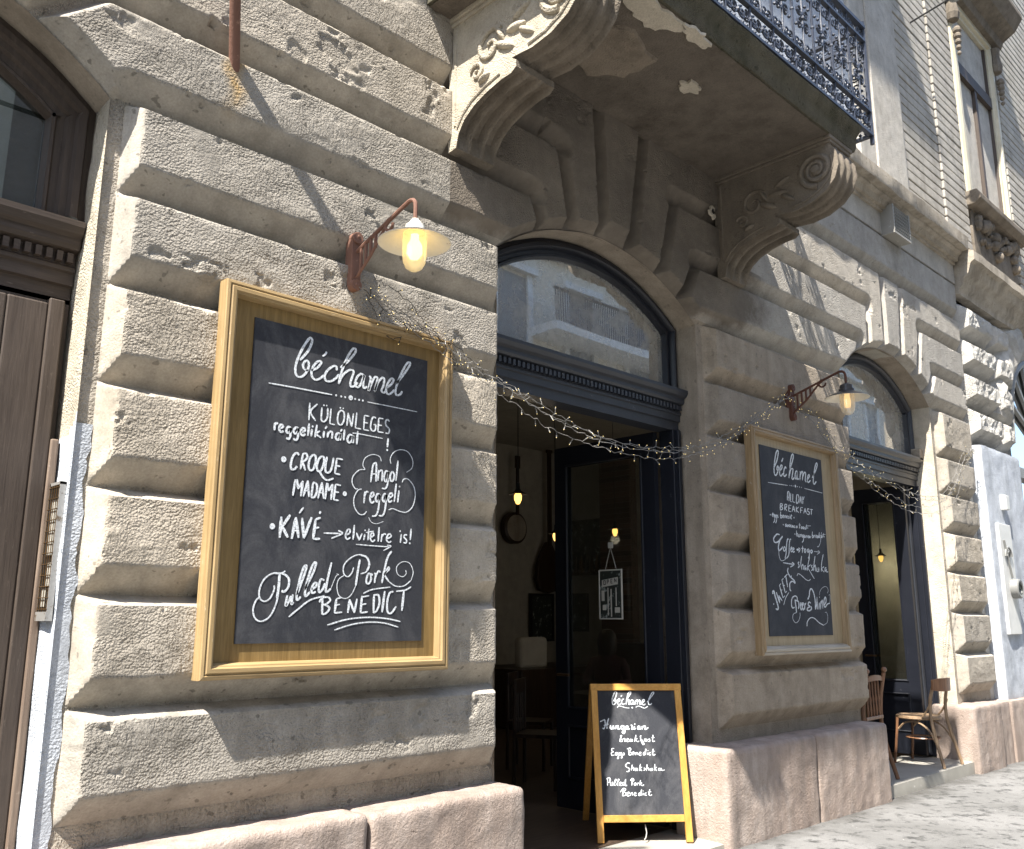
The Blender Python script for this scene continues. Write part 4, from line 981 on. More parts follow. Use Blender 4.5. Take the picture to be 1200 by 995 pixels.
S2 = [
 (13,[(220,1341),(264,1397),(292,1458),(286,1483),(259,1460),(231,1399),(210,1327),(210,1283),(230,1269),(260,1295),(281,1335),(270,1350),(255,1326),(265,1308)]),
 (13,[(291,1311),(331,1335),(343,1362),(325,1363),(302,1331),(296,1286),(317,1274),(351,1299)]),
 (13,[(367,1429),(338,1393)]),
 (13,[(407,1344),(397,1359),(372,1333),(360,1293),(374,1276),(411,1299)]),
 (13,[(458,1337),(512,1408),(541,1464),(531,1483),(504,1453),(476,1384),(443,1270)]),
 (13,[(452,1291),(484,1346),(518,1357),(518,1337),(495,1276),(513,1268),(535,1287)]),
 (13,[(594,1340),(575,1344),(554,1315),(550,1282),(571,1281),(597,1340),(586,1280),(613,1283)]),
 (13,[(634,1344),(644,1339),(627,1271)]),
 (13,[(635,1305),(668,1348),(687,1344),(671,1276)]),
 (13,[(683,1310),(714,1347),(737,1343),(721,1281),(741,1270)]),
 (13,[(761,1292),(799,1323),(794,1339),(771,1320),(757,1285),(774,1270),(815,1291)]),
 (13,[(845,1315),(909,1376),(953,1435),(949,1459),(920,1431),(886,1360),(862,1283),(880,1266),(918,1293)]),
 (8.0,[(101,1198),(416,1206)]),
 (8.0,[(450,1209)]),
 (8.0,[(476,1210)]),
 (8.0,[(506,1211)]),
 (20.0,[(545,1213)]),
 (8.0,[(580,1213)]),
 (8.0,[(617,1213)]),
 (8.0,[(650,1213)]),
 (8.0,[(696,1211),(1017,1202)]),
 (11.0,[(394,1080),(409,1148),(434,1147),(421,1076)]),
 (8.0,[(400,1109),(426,1108)]),
 (11.0,[(459,1147),(446,1075)]),
 (8.0,[(446,1075),(469,1075)]),
 (11.0,[(493,1144),(482,1077)]),
 (8.0,[(482,1077),(523,1074)]),
 (11.0,[(558,1144),(544,1074),(573,1080),(593,1111),(587,1140),(558,1144)]),
 (10.0,[(601,1076),(626,1137)]),
 (10.0,[(626,1137),(631,1076)]),
 (8.0,[(609,1103),(632,1103)]),
 (10.0,[(653,1136),(658,1111),(686,1140)]),
 (10.0,[(658,1111),(651,1074)]),
 (12.0,[(277,1044),(268,990)]),
 (10.0,[(268,990),(303,999),(308,1015),(277,1019),(307,1031),(304,1043),(277,1044)]),
 (11.0,[(339,993),(349,1044)]),
 (10.0,[(349,1044),(379,1044),(374,1024),(346,1019),(377,993)]),
 (11.0,[(414,1044),(405,992)]),
 (8.0,[(455,1044),(414,1044)]),
 (8.0,[(405,992),(446,992)]),
 (8.0,[(411,1018),(443,1019)]),
 (10.0,[(461,994),(491,1044)]),
 (10.0,[(491,1044),(508,994)]),
 (8.0,[(472,1014),(502,1014)]),
 (11.0,[(539,1042),(529,993)]),
 (9.0,[(578,1042),(536,1016),(575,994)]),
 (11.0,[(610,1042),(601,993)]),
 (8.0,[(649,1042),(610,1042)]),
 (8.0,[(607,1019),(637,1019)]),
 (10.0,[(656,994),(686,1042)]),
 (10.0,[(686,1042),(704,995)]),
 (8.0,[(667,1014),(698,1014)]),
 (10.0,[(759,1038),(733,1041),(726,1022),(756,1012),(746,994),(713,995)]),
 (8.0,[(773,1040),(820,1040)]),
 (11.0,[(796,1040),(787,993)]),
 (11.0,[(108,940)]),
 (9,[(137,939),(154,947),(148,956),(134,939),(148,925)]),
 (9,[(178,949),(162,941),(166,926),(180,943),(169,899),(148,879)]),
 (9,[(205,948),(189,940),(192,925),(206,942),(199,901),(182,878)]),
 (9,[(229,947),(216,940),(229,929),(214,924)]),
 (9,[(276,979),(266,928),(289,933),(288,948),(270,944)]),
 (9,[(302,940),(321,948),(310,953),(303,934),(323,933)]),
 (9,[(334,952),(331,930)]),
 (9,[(333,946),(353,951),(350,932)]),
 (9,[(364,942),(380,950),(370,953),(363,936),(382,934)]),
 (9,[(409,952),(390,947),(394,934),(412,943),(418,972),(411,933)]),
 (9,[(428,954),(423,934)]),
 (9,[(446,971),(436,935),(449,934)]),
 (9,[(432,958),(461,959)]),
 (12.0,[(488,946)]),
 (11.0,[(304,875)]),
 (9,[(357,885),(337,877),(342,862),(358,876),(357,861)]),
 (9,[(367,883),(373,862),(388,883)]),
 (9,[(400,882),(393,869),(407,867),(413,880),(400,882)]),
 (9,[(438,882),(421,877),(424,865),(440,866)]),
 (9,[(463,880),(446,876),(449,865),(466,877),(465,863)]),
 (9,[(495,880),(476,875),(480,863),(497,873),(505,906),(496,862)]),
 (9,[(524,882),(513,871),(523,864),(533,876),(524,882)]),
 (9,[(576,908),(564,862)]),
 (6.0,[(555,890),(594,893)]),
 (9,[(605,881),(595,871),(607,863),(618,876),(605,881)]),
 (9,[(645,884),(627,876),(632,864),(648,877),(646,863)]),
 (9,[(671,883),(660,875),(673,868),(658,862)]),
 (9,[(694,904),(682,864)]),
 (5.0,[(676,891),(767,899)]),
 (10.0,[(710,877)]),
 (11.0,[(486,811)]),
 (9,[(516,843),(507,792)]),
 (9,[(512,811),(528,818),(529,792)]),
 (9,[(545,816),(542,794),(559,795),(564,816),(561,792)]),
 (9,[(577,815),(571,791)]),
 (9,[(576,809),(593,815),(591,792)]),
 (9,[(629,816),(609,808),(613,792),(631,809),(620,767),(594,750)]),
 (9,[(655,814),(638,807),(643,792),(658,808),(657,792)]),
 (9,[(675,812),(670,791)]),
 (9,[(674,806),(692,813)]),
 (9,[(701,812),(697,793)]),
 (9,[(728,816),(710,808),(715,794),(731,809),(732,793)]),
 (9,[(745,814),(741,794)]),
 (9,[(787,852),(776,803),(797,805),(796,820),(781,817)]),
 (9,[(814,825),(808,803)]),
 (9,[(813,818),(831,826)]),
 (9,[(840,813),(857,821),(847,825),(839,808),(858,805)]),
 (9,[(885,826),(868,818),(871,804),(887,820),(886,805)]),
 (9,[(910,857),(896,805)]),
 (9,[(927,829),(902,817),(924,806)]),
 (6.0,[(952,857),(940,839),(919,773),(878,731),(855,733)]),
 (9,[(958,831),(943,823),(949,810),(961,824)]),
 (9,[(983,852),(969,815)]),
 (5.0,[(963,838),(1020,844)]),
 (10.0,[(993,822)]),
 (13.0,[(235,790),(192,790),(140,756),(149,726),(197,729),(256,763),(282,780)]),
 (13.0,[(282,780),(235,744),(205,693),(213,663),(258,684),(272,697)]),
 (6.0,[(208,669),(208,620),(234,585),(284,590),(316,607)]),
 (11.0,[(303,701),(282,679),(293,662),(317,678),(303,701)]),
 (11.0,[(372,758),(361,764),(340,725),(322,650),(298,603)]),
 (11.0,[(417,764),(398,760),(380,715),(364,640),(322,604)]),
 (10.0,[(400,679),(423,693),(412,701),(397,679),(410,662),(428,674)]),
 (10.0,[(431,674),(455,688),(444,697),(431,674),(442,661),(462,670)]),
 (20.0,[(495,684),(537,688)]),
 (9.0,[(530,702),(554,691),(524,661)]),
 (12.0,[(603,722),(589,664)]),
 (9.0,[(575,701),(620,702)]),
 (11.0,[(640,702),(625,685),(635,668),(654,686),(640,702)]),
 (11.0,[(706,702),(681,694),(686,672),(711,693),(704,645),(682,624)]),
 (11.0,[(748,698),(733,684),(744,669),(764,686),(748,698)]),
 (6.0,[(791,687),(885,685)]),
 (6.0,[(860,698),(892,685),(841,664)]),
 (11.0,[(263,569),(429,563)]),
 (10.0,[(406,580),(439,563),(376,539)]),
 (11.0,[(527,586),(507,578),(523,554),(499,538)]),
 (10.0,[(573,638),(551,574),(564,525)]),
 (10.0,[(566,556),(586,569),(590,526)]),
 (10.0,[(634,559),(613,555),(613,527),(634,546),(635,524)]),
 (10.0,[(710,638),(676,580),(655,522)]),
 (8.0,[(721,575),(669,548),(706,511),(765,459)]),
 (10.0,[(747,570),(728,560),(749,538),(721,524)]),
 (10.0,[(805,650),(775,578),(761,523)]),
 (10.0,[(769,552),(797,572),(794,521)]),
 (10.0,[(825,554),(817,525),(841,523),(857,555),(854,520)]),
 (10.0,[(952,670),(913,597),(895,522)]),
 (9.0,[(950,566),(906,545),(948,520)]),
 (10.0,[(991,561),(966,553),(965,527),(990,548),(990,525),(1020,526)]),
 (7.0,[(474,472),(496,491),(545,480),(618,448),(670,441),(698,454)]),
 (15.0,[(78,320),(74,334),(93,344),(106,308),(144,226),(135,203),(106,208)]),
 (10.0,[(81,243)]),
 (13.0,[(130,335),(176,250)]),
 (11.0,[(176,250),(165,310)]),
 (11.0,[(165,310),(214,269)]),
 (12.0,[(185,390),(229,293)]),
 (8.0,[(185,390),(212,403)]),
 (8.0,[(200,346),(225,356)]),
 (8.0,[(229,293),(262,311)]),
 (12.0,[(228,434),(270,333)]),
 (8.0,[(228,434),(254,444)]),
 (8.0,[(246,383),(269,393)]),
 (8.0,[(270,333),(297,348)]),
 (12.0,[(293,469),(313,379)]),
 (9.0,[(267,453),(322,482)]),
 (12.0,[(340,532),(328,501),(366,460),(386,472)]),
 (12.0,[(366,460),(425,434),(435,413),(399,427),(353,410),(347,362),(364,350)]),
 (7.0,[(326,337),(272,294),(231,236)]),
 (13.0,[(430,181),(426,230),(418,284)]),
 (11.0,[(455,279),(452,303),(415,311),(369,289),(357,241),(372,217),(404,223)]),
 (5.0,[(430,181),(378,169),(364,133),(401,102),(452,115),(482,151),(486,182)]),
 (13.0,[(423,278),(472,267),(474,230),(459,212)]),
 (11.0,[(499,230),(520,249),(509,258),(496,230),(508,203),(525,219)]),
 (11.0,[(531,231),(552,249),(541,259),(528,228),(540,202),(559,219)]),
 (12.0,[(576,256),(565,204)]),
 (10.0,[(574,241),(596,259)]),
 (13.0,[(677,260),(645,266),(629,244),(660,232),(619,220),(610,201),(649,198),(683,214),(673,232)]),
 (13.0,[(628,288),(659,319),(671,357),(700,376),(735,346),(753,283),(748,208)]),
 (12.0,[(748,208),(776,259),(790,309),(782,209)]),
 (12.0,[(824,266),(809,209)]),
 (10.0,[(834,310)]),
 (12.0,[(852,279),(838,209)]),
 (10.0,[(849,253),(881,286),(877,216)]),
 (12.0,[(909,248),(943,274),(939,312),(913,292),(902,248),(920,229),(965,255),(1008,262)]),
 (4.0,[(832,323),(851,361),(903,391),(966,399),(996,371),(979,345)]),
 (4.0,[(1008,262),(1020,301),(1020,333),(997,329)]),
 (9.0,[(586,72),(597,109),(653,140),(718,137),(793,103),(870,81)]),
 (4.0,[(870,81),(935,103),(955,147),(941,185),(913,185)]),
]
S3 = [
 (6.2,[(104,730),(128,761),(138,793),(130,802),(116,783),(103,746),(106,716),(120,716),(132,735),(127,748),(118,732)]),
 (6.2,[(140,727),(157,740),(155,753),(145,745),(140,724),(150,713),(164,719)]),
 (6.2,[(175,777),(167,768)]),
 (6.2,[(188,751),(177,748),(169,727),(178,714),(192,721)]),
 (6.2,[(202,745),(229,777),(239,796),(231,801),(215,777),(200,713)]),
 (6.2,[(202,724),(216,748),(224,743),(220,716),(231,716)]),
 (6.2,[(252,742),(241,745),(233,727),(239,714),(250,727),(255,744),(251,716),(261,719)]),
 (6.2,[(269,742),(264,713)]),
 (6.2,[(266,729),(280,745),(285,737),(280,714)]),
 (6.2,[(283,729),(296,744),(303,737),(299,716),(310,716)]),
 (6.2,[(316,724),(332,737),(330,748),(320,741),(315,721),(325,710),(339,718)]),
 (6.2,[(351,729),(384,766),(403,790),(398,798),(383,782),(364,745),(361,716),(375,713),(384,723)]),
 (5.0,[(138,692),(144,703),(160,703),(199,692),(223,690)]),
 (9.0,[(244,692)]),
 (5.0,[(268,695),(288,703),(310,696),(331,689),(355,702)]),
 (7.0,[(11,599),(34,609),(45,614)]),
 (7.0,[(45,612),(46,578),(36,552),(26,557)]),
 (8.0,[(73,622),(57,578),(57,552)]),
 (6.0,[(35,575),(71,583)]),
 (8.0,[(84,575),(81,557),(91,551),(102,572),(101,551),(110,557)]),
 (8.0,[(120,572),(117,549)]),
 (8.0,[(119,562),(131,572),(136,567),(135,549),(146,551)]),
 (8.0,[(174,569),(163,572),(154,559),(161,547),(172,556),(177,569),(180,536),(174,520),(163,528),(178,546)]),
 (8.0,[(204,569),(193,567),(190,551),(199,551),(206,568),(206,548),(217,553)]),
 (8.0,[(224,577),(235,569),(231,548),(242,553)]),
 (8.0,[(251,569),(247,548),(258,553)]),
 (7.0,[(254,582)]),
 (8.0,[(287,569),(276,566),(272,551),(282,551),(288,567),(288,549),(297,550)]),
 (8.0,[(306,569),(303,546)]),
 (8.0,[(305,558),(320,570),(327,563),(325,546),(347,558)]),
 (5.8,[(145,502),(157,507),(147,487),(143,469),(157,469),(161,482),(150,482)]),
 (5.8,[(166,484),(177,487),(176,469),(184,471)]),
 (5.8,[(187,474),(202,482),(196,487),(187,474),(195,466),(206,470)]),
 (5.8,[(226,481),(215,481),(212,469),(221,469),(229,482),(229,467)]),
 (5.8,[(255,510),(255,502),(244,466)]),
 (5.8,[(267,486),(251,479),(266,466),(277,471)]),
 (5.8,[(296,504),(288,502),(289,476),(300,448),(309,450),(297,476),(289,481)]),
 (5.8,[(327,483),(316,482),(314,470),(324,470),(330,482),(331,466)]),
 (5.8,[(341,478),(349,483),(351,468),(340,466)]),
 (5.8,[(376,511),(370,475),(375,466),(386,470)]),
 (5.8,[(364,491),(386,493)]),
 (5.8,[(100,423),(83,421),(83,406),(93,401),(79,395),(81,378),(100,380)]),
 (5.8,[(120,395),(109,395),(107,380),(116,381),(124,395),(126,360),(118,357),(127,375)]),
 (5.8,[(144,395),(135,394),(134,380),(142,382),(148,395),(151,365),(144,360),(152,377)]),
 (5.8,[(161,395),(168,387),(160,377)]),
 (5.8,[(187,418),(209,425),(213,412),(199,402),(215,395),(217,382),(198,378)]),
 (5.8,[(199,420),(199,379)]),
 (5.8,[(222,384),(236,392),(232,400),(223,387),(230,378)]),
 (5.8,[(245,394),(244,378)]),
 (5.8,[(244,389),(256,395),(257,379)]),
 (5.8,[(269,385),(283,392),(278,397),(269,385),(276,376),(287,380)]),
 (5.8,[(313,397),(302,394),(301,380),(310,383),(320,419),(315,379)]),
 (5.8,[(332,394),(330,379)]),
 (5.8,[(334,407)]),
 (5.8,[(351,394),(341,391),(342,379),(352,379)]),
 (5.8,[(371,419),(364,386),(371,377),(383,383)]),
 (5.8,[(360,401),(382,403)]),
 (5.8,[(202,324),(189,329),(172,314),(179,301),(197,291),(191,274),(175,273)]),
 (5.8,[(218,316),(210,279)]),
 (5.8,[(211,289),(222,299),(227,294),(226,278)]),
 (5.8,[(249,293),(239,292),(237,279),(245,281),(251,294),(252,277)]),
 (5.8,[(275,321),(265,276)]),
 (5.8,[(284,301),(269,289),(283,277)]),
 (5.8,[(297,296),(305,288),(294,278)]),
 (5.8,[(321,318),(313,277)]),
 (5.8,[(314,288),(327,295),(330,278)]),
 (5.8,[(341,293),(339,280),(349,278),(354,294),(356,278)]),
 (5.8,[(375,320),(369,278)]),
 (5.8,[(387,300),(372,290),(385,277)]),
 (5.8,[(414,292),(400,291),(399,280),(410,280),(417,292),(421,278),(440,282)]),
 (5.8,[(32,225),(54,235),(61,220),(50,205),(39,208)]),
 (5.8,[(43,228),(40,183)]),
 (5.8,[(63,208),(62,188),(73,188),(77,208),(78,185)]),
 (5.8,[(84,190),(101,220),(96,222),(89,190),(97,185)]),
 (5.8,[(102,190),(120,220),(115,222),(108,190),(115,185)]),
 (5.8,[(121,192),(134,200),(130,206),(121,195),(128,184),(137,187)]),
 (5.8,[(159,204),(146,202),(145,187),(156,190),(166,224),(162,185),(174,187)]),
 (5.8,[(198,214),(212,229),(222,219),(211,207)]),
 (5.8,[(212,226),(206,184)]),
 (5.8,[(232,201),(223,194),(228,184),(236,194),(232,201)]),
 (5.8,[(245,201),(242,184)]),
 (5.8,[(245,194),(256,201)]),
 (5.8,[(268,218),(260,184)]),
 (5.8,[(277,201),(263,194),(279,183),(290,189)]),
 (5.8,[(124,143),(149,167),(162,158),(145,145),(163,138),(157,123),(138,119)]),
 (5.8,[(146,160),(138,119)]),
 (5.8,[(168,128),(184,135),(180,143),(168,130),(175,118),(186,123)]),
 (5.8,[(195,138),(193,120)]),
 (5.8,[(195,133),(206,139),(209,120)]),
 (5.8,[(219,128),(232,134),(227,140),(219,128),(226,119),(237,123)]),
 (5.8,[(265,137),(253,136),(250,122),(261,124),(271,157),(266,120)]),
 (5.8,[(281,137),(278,121)]),
 (5.8,[(283,149)]),
 (5.8,[(305,137),(294,134),(293,122),(305,123)]),
 (5.8,[(328,159),(320,129),(328,120),(341,125)]),
 (5.8,[(313,142),(337,144)]),
]

# ------------------------------------------------------------------ neighbouring and opposite buildings
nb = thing('neighbour_building', 'pale rock-faced stucco building with white rendered base adjoining the cafe on the right', 'building', (13.5, 0, 0))
m = MB(); m.box(11.44, 24, .10, .5, 0, 5.7); m.build('wall', 'rock_face', nb)
def rock(x0, x1, z0, z1, sd, depth=.16):
    mm = MB(); nx = max(4, int((x1 - x0) / .035)); nz = max(4, int((z1 - z0) / .035)); rs = []
    for j in range(nz + 1):
        r = []
        for i in range(nx + 1):
            x = lerp(x0, x1, i / nx); z = lerp(z0, z1, j / nz); d = min(i, nx - i) * (x1 - x0) / nx; e = min(j, nz - j) * (z1 - z0) / nz
            k = min(1, d / .10, e / .11); y = .10 - depth * k
            if k >= 1: y -= .01 + fbm(x * 15 + sd, z * 15, 4) * .028
            r.append((x, y, z))
        rs.append(r)
    return mm.rings(rs, False)
sd = 0
for z0, z1 in ((3.72, 4.16), (4.16, 4.6), (4.6, 5.04), (5.04, 5.5)):
    for x0, x1 in ((11.47, 12.5), (12.5, 12.95 + (z0 > 4.4) * .2)):
        sd += 3; rock(x0, x1, z0 + .012, z1 - .012, sd).build('rusticated_block', 'rock_face', nb)
for i in range(5):
    a0 = math.pi * (.98 - i * .14); a1 = a0 - .13 * math.pi
    m = MB(); rs = []
    for k in range(7):
        r = lerp(1.15, 1.85, k / 6); ring = []
        for j in range(9):
            a = lerp(a0, a1, j / 8); kk = min(1, min(k, 6 - k) / 1.5, min(j, 8 - j) / 1.5); x = 14.25 + r * math.cos(a); z = 4.0 + r * math.sin(a)
            ring.append((x, .09 - .15 * kk - (fbm(x * 12, z * 12, 3) * .05 if kk >= 1 else 0), z))
        rs.append(ring)
    m.rings(rs, False).build('arch_stone', 'rock_face', nb)
m = rough_box(11.56, 12.98, -.05, .12, .68, 3.66, .045, .005, .02, 2); m.build('rendered_panel', 'white_lime', nb, True)
for x0, x1, sdd in ((11.05, 11.42, 3), (11.43, 12.6, 4), (12.61, 14.2, 9), (14.22, 18, 2)):
    rough_box(x0, x1, -.12 if x0 > 11.1 else -.10, .12, -.1, .70, .03, .006, .02, sdd).build('plinth', 'marble', nb, True)
m = MB(); m.box(13.05, 15.4, .06, .12, .7, 5.1); pn = m.build('window_pane', 'upper_glass', nb)
m = MB()
N = 28; pts = [(14.25 + 1.2 * math.cos(math.pi * (1 - i / N)), 4.0 + 1.2 * math.sin(math.pi * (1 - i / N))) for i in range(N + 1)]
for rr, w2 in ((1.18, .045),):
    m.tube([(x, .03, z) for x, z in pts], .05, 6)
m.box(13.03, 15.45, -.02, .1, 3.42, 3.56); m.box(13.03, 15.45, 0, .1, 2.5, 2.6)
for x in (13.08, 13.7, 14.2): m.box(x - .035, x + .035, -.005, .1, .7, 3.42)
for a in (.62, .75, .88): m.tube([(14.25, .03, 4.0), (14.25 + 1.2 * math.cos(a * math.pi), .03, 4.0 + 1.2 * math.sin(a * math.pi))], .035, 5)
m.build('window_frame', 'plastic_grey', nb)
rough_extrude([(.3, 5.55), (-.02, 5.55), (-.03, 5.62), (-.07, 5.66), (-.09, 5.75), (-.15, 5.80), (-.19, 5.92), (-.24, 5.95), (-.24, 6.06), (-.2, 6.08), (.1, 6.22), (.3, 6.22)], 11.46, 24, .05, .012, 8).build('cornice', 'cornice_stone', nb, True, sharp=40)
m = MB(); m.box(11.44, 24, .10, .5, 5.5, 13); m.build('upper_wall', 'pale_stucco', nb)
m = MB(); m2 = MB(); z = 6.24
while z < 12.5:
    dz = .108
    m.box(11.46, 12.30, .02 + rng.uniform(-.004, .004), .11, z, z + dz); m2.box(14.35, 17.5, .03 + rng.uniform(-.004, .004), .11, z, z + dz)
    z += .125
m.build('brick_facing', 'brick_strip', nb, bevel=.01); m2.build('brick_facing', 'brick_strip', nb, bevel=.01)
W0, W1, Z0, Z1 = 12.55, 14.05, 7.25, 10.3
m = MB(); m.frame(W0 - .17, W1 + .17, Z0 - .02, Z1 + .1, [(0, .1), (0, .02), (.05, 0), (.12, 0), (.13, .04), (.17, .05), (.17, .16)]); ws = m.build('window_surround', 'cream_paint', nb)
m = MB(); m.frame(W0, W1, Z0, Z1, [(0, .14), (0, .07), (.06, .06), (.07, .12)]); m.box(W0 + .05, W1 - .05, .04, .12, 9.2, 9.38); m.box(13.26, 13.34, .05, .12, Z0, 9.2); m.build('window_frame', 'old_door', nb)
m = MB(); m.add([(W0, .105, Z0), (W1, .105, Z0), (W1, .105, Z1), (W0, .105, Z1)], [(0, 1, 2, 3)]); m.build('window_pane', 'upper_glass', nb)
m = MB(); m.extrude_x([(.1, 10.35), (-.08, 10.35), (-.12, 10.45), (-.30, 10.55), (-.42, 10.72), (-.42, 10.8), (.1, 10.9)], W0 - .35, W1 + .35)
for x in (W0 - .15, W1 + .15):
    m.lathe([(.0, 0), (.08, .02), (.10, .12), (.07, .3), (.09, .42), (.0, .46)], (x, -.02, 9.85), 10)
    for i in range(5): m.add(*ball((x, -.06, 9.7 - .09 * i), .065 - .008 * i))
m.build('window_hood', 'carved_dark', nb, bevel=.01)
m = MB(); m.extrude_x([(.1, 7.22), (-.12, 7.22), (-.16, 7.15), (-.16, 7.08), (-.08, 7.02), (.1, 7.02)], W0 - .3, W1 + .3); m.box(W0 - .15, W1 + .15, .02, .1, 6.35, 7.02)
m.build('window_sill', 'carved_dark', nb, bevel=.01)
m = MB(); rg = random.Random(4)
for i in range(46):
    x = rg.uniform(W0 - .1, W1 + .1); z = 6.95 - abs(rg.gauss(0, .2)); m.add(*ball((x, -.01, z), rg.uniform(.03, .085), 7, 6))
m.build('carved_garland', 'carved_dark', nb, True)
# wall fitting: pale back box with a drum on a bracket
fl = thing('wall_fitting', 'pale grey drum fitting on a tall cream back plate fixed to the white render', 'wall fitting', (12.05, -.05, 1.9))
m = MB(); m.box(11.75, 12.18, -.085, -.045, 1.42, 2.72); m.build('back_plate', 'plastic_white', fl, bevel=.006)
m = MB(); m.lathe([(.075, -.085), (.10, -.09), (.115, -.08), (.115, 0), (.0, 0)], (12.02, -.085, 1.95), 24, 'y'); m.build('drum', 'plastic_grey', fl, True)
m = MB(); m.lathe([(.0, -.05), (.07, -.055), (.08, -.08)], (12.02, -.085, 1.95), 20, 'y'); m.build('drum_face', 'photo_dark', fl, True)
m = MB()
for r in (.06, .11): m.tube([(11.95 + r * math.cos(a), -.10, 2.33 + r * math.sin(a)) for a in [math.pi * i / 12 for i in range(13)]], .012, 6)
m.tube([(11.84, -.1, 2.52), (12.0, -.1, 2.08)], .012, 6); m.build('bracket', 'plastic_grey', fl, True)
m = MB(); m.box(12.02, 12.14, -.12, -.045, 2.90, 3.08); tag(m.build('junction_box', 'plastic_white', None, bevel=.008), 'small white junction box high on the white rendered panel', 'junction box')

paint('slate', (.16, .17, .18), .5)
ob = thing('opposite_building', 'pale apartment facade across the street seen mirrored in the fanlight glass', 'building', (12, -14, 0))
m = MB(); m.box(-30, 45, -18, -13.5, -.1, 17); m.build('wall', 'opposite_wall', ob)
m = MB(); mt = MB(); wins = []
for fl_ in range(4):
    for k in range(24):
        x = -28 + k * 3.0; z = 1.2 + fl_ * 4.0; wins.append((x, z))
        mt.box(x - .2, x, -13.5, -13.4, z, z + 2.4); mt.box(x + 1.2, x + 1.4, -13.5, -13.4, z, z + 2.4); mt.box(x - .3, x + 1.5, -13.5, -13.25, z + 2.4, z + 2.6); mt.box(x - .3, x + 1.5, -13.5, -13.3, z - .15, z)
    mt.box(-30, 45, -13.5, -13.2, fl_ * 4 + 4.4, fl_ * 4 + 4.75)
m.box(18.3, 24.5, -13.5, -12.4, 9.75, 10.0); 
w0 = MB().box(0, 1.2, -.02, .02, 0, 2.3).build('window', 'slate', ob, local=True); BO = base_of(ob)
for i, (x, z) in enumerate(wins):
    wo = w0 if i == 0 else w0.copy()
    if i: COL.objects.link(wo); wo.parent = ob
    wo.location = Vector((x, -13.5, z)) - BO
mt.build('window_surround', 'plastic_white', ob); m.build('balcony', 'plastic_white', ob)
m = MB()
for i in range(60):
    x = 18.35 + 6.1 * i / 59; m.tube([(x, -12.45, 10.0), (x, -12.45, 11.0)], .03, 4)
m.tube([(18.3, -12.45, 11.02), (24.5, -12.45, 11.02)], .05, 4); m.build('balcony_railing', 'iron', ob)

# ------------------------------------------------------------------ framed chalkboard signs
def sign(x0, x1, z0, z1, cx0, cx1, cz0, cz1, label, mats, strokes, cat='sign board', rail_white=False):
    t = thing('chalkboard_sign', label, cat, ((x0 + x1) / 2, 0, z0)); fo, foh, ve, ch = mats
    pr = [(0, .005), (0, -.058), (.004, -.066), (.016, -.068), (.022, -.062), (.030, -.070), (.046, -.070), (.052, -.060), (.058, -.058), (.066, -.034), (.068, -.022)]
    for name, sel in (('frame_side', (1, 3)), ('frame_rail', (0, 2))):
        pass
    n = len(pr)
    for j in range(4):
        m = MB(); k = (j + 1) % 4
        cs = [[(x0 + i, y, z0 + i), (x1 - i, y, z0 + i), (x1 - i, y, z1 - i), (x0 + i, y, z1 - i)] for i, y in pr]
        m.rings([[c[j], c[k]] for c in cs], False)
        if j in (1, 3): m.build('frame_stile', fo, t)
        elif rail_white and j == 0: m.build('frame_rail', 'oak_worn_h', t)['label'] = 'worn pale lower rail'
        else: m.build('frame_rail', foh, t)
    b = MB(); b.box(x0 + .06, x1 - .06, -.024, .0, z0 + .06, z1 - .06); b.build('backing_board', ve, t)
    c = MB(); c.box(cx0, cx1, -.031, -.0235, cz0, cz1); c.build('chalkboard', ch, t)
    tl = MB(); tf = MB(); y = -.0325
    for st in strokes:
        ribbon(st, (lambda u, v: (cx0 + u, y, cz0 + v)), tl if st[0] >= 3 else tf, -1)
    tl.build('lettering', 'chalk_line', t)
    if tf.v: tf.build('flourish', 'chalk_faint', t)
    return t
_hz = [0]
def ribbon(st, mp, m, sgn=1, jit=.08):
    """a chalk stroke: st = (width mm, [(u,v) mm ...]); tapered, slightly uneven flat ribbon"""
    wd = st[0] * .001; P = spline([(a * .001, b * .001) for a, b in st[1]], 5 if len(st[1]) > 2 else 1)
    if len(P) == 2: P = [P[0] + (P[1] - P[0]) * k / 4 for k in range(5)]
    if len(st[1]) == 1:
        c = P[0]; rr = wd * .6; vs = [mp(c[0] + rr * math.cos(a), c[1] + rr * math.sin(a)) for a in [2 * math.pi * i / 10 for i in range(10)]]
        m.add(vs, [tuple(range(10))]); return
    vs = []; n = len(P); _hz[0] += 1; off = (_hz[0] % 40) * .00002
    for i, p in enumerate(P):
        d = P[min(i + 1, n - 1)] - P[max(i - 1, 0)]; L = math.hypot(*d) or 1; nx, nz = -d[1] / L, d[0] / L
        slope = d[1] / L
        k = .78 + .42 * abs(slope) + jit * math.sin(i * 1.7 + p[0] * 60)
        if i in (0, n - 1): k *= .6
        h = wd * .5 * k
        for s in (-1, 1):
            q = mp(p[0] + nx * h * s, p[1] + nz * h * s); vs.append((q[0], q[1] - off, q[2]))
    m.add(vs, [(2 * i, 2 * i + 1, 2 * i + 3, 2 * i + 2) for i in range(n - 1)])
wood('oak_worn_h', (.40, .33, .24), (.52, .48, .42), 'x', wear=(.62, .62, .60))
sign(1.80, 3.145, 1.325, 3.075, 1.965, 2.99, 1.47, 2.937, 'large honey-oak framed chalkboard menu under the lit left-hand lamp', ('oak', 'oak_h', 'veneer', 'chalkboard'), S1)
sign(6.245, 7.70, 1.315, 3.085, 6.41, 7.445, 1.455, 2.95, 'weathered grey-brown framed chalkboard between the two arched openings', ('oak_grey', 'oak_grey_h', 'veneer_grey', 'chalkboard_b'), S2, rail_white=True)

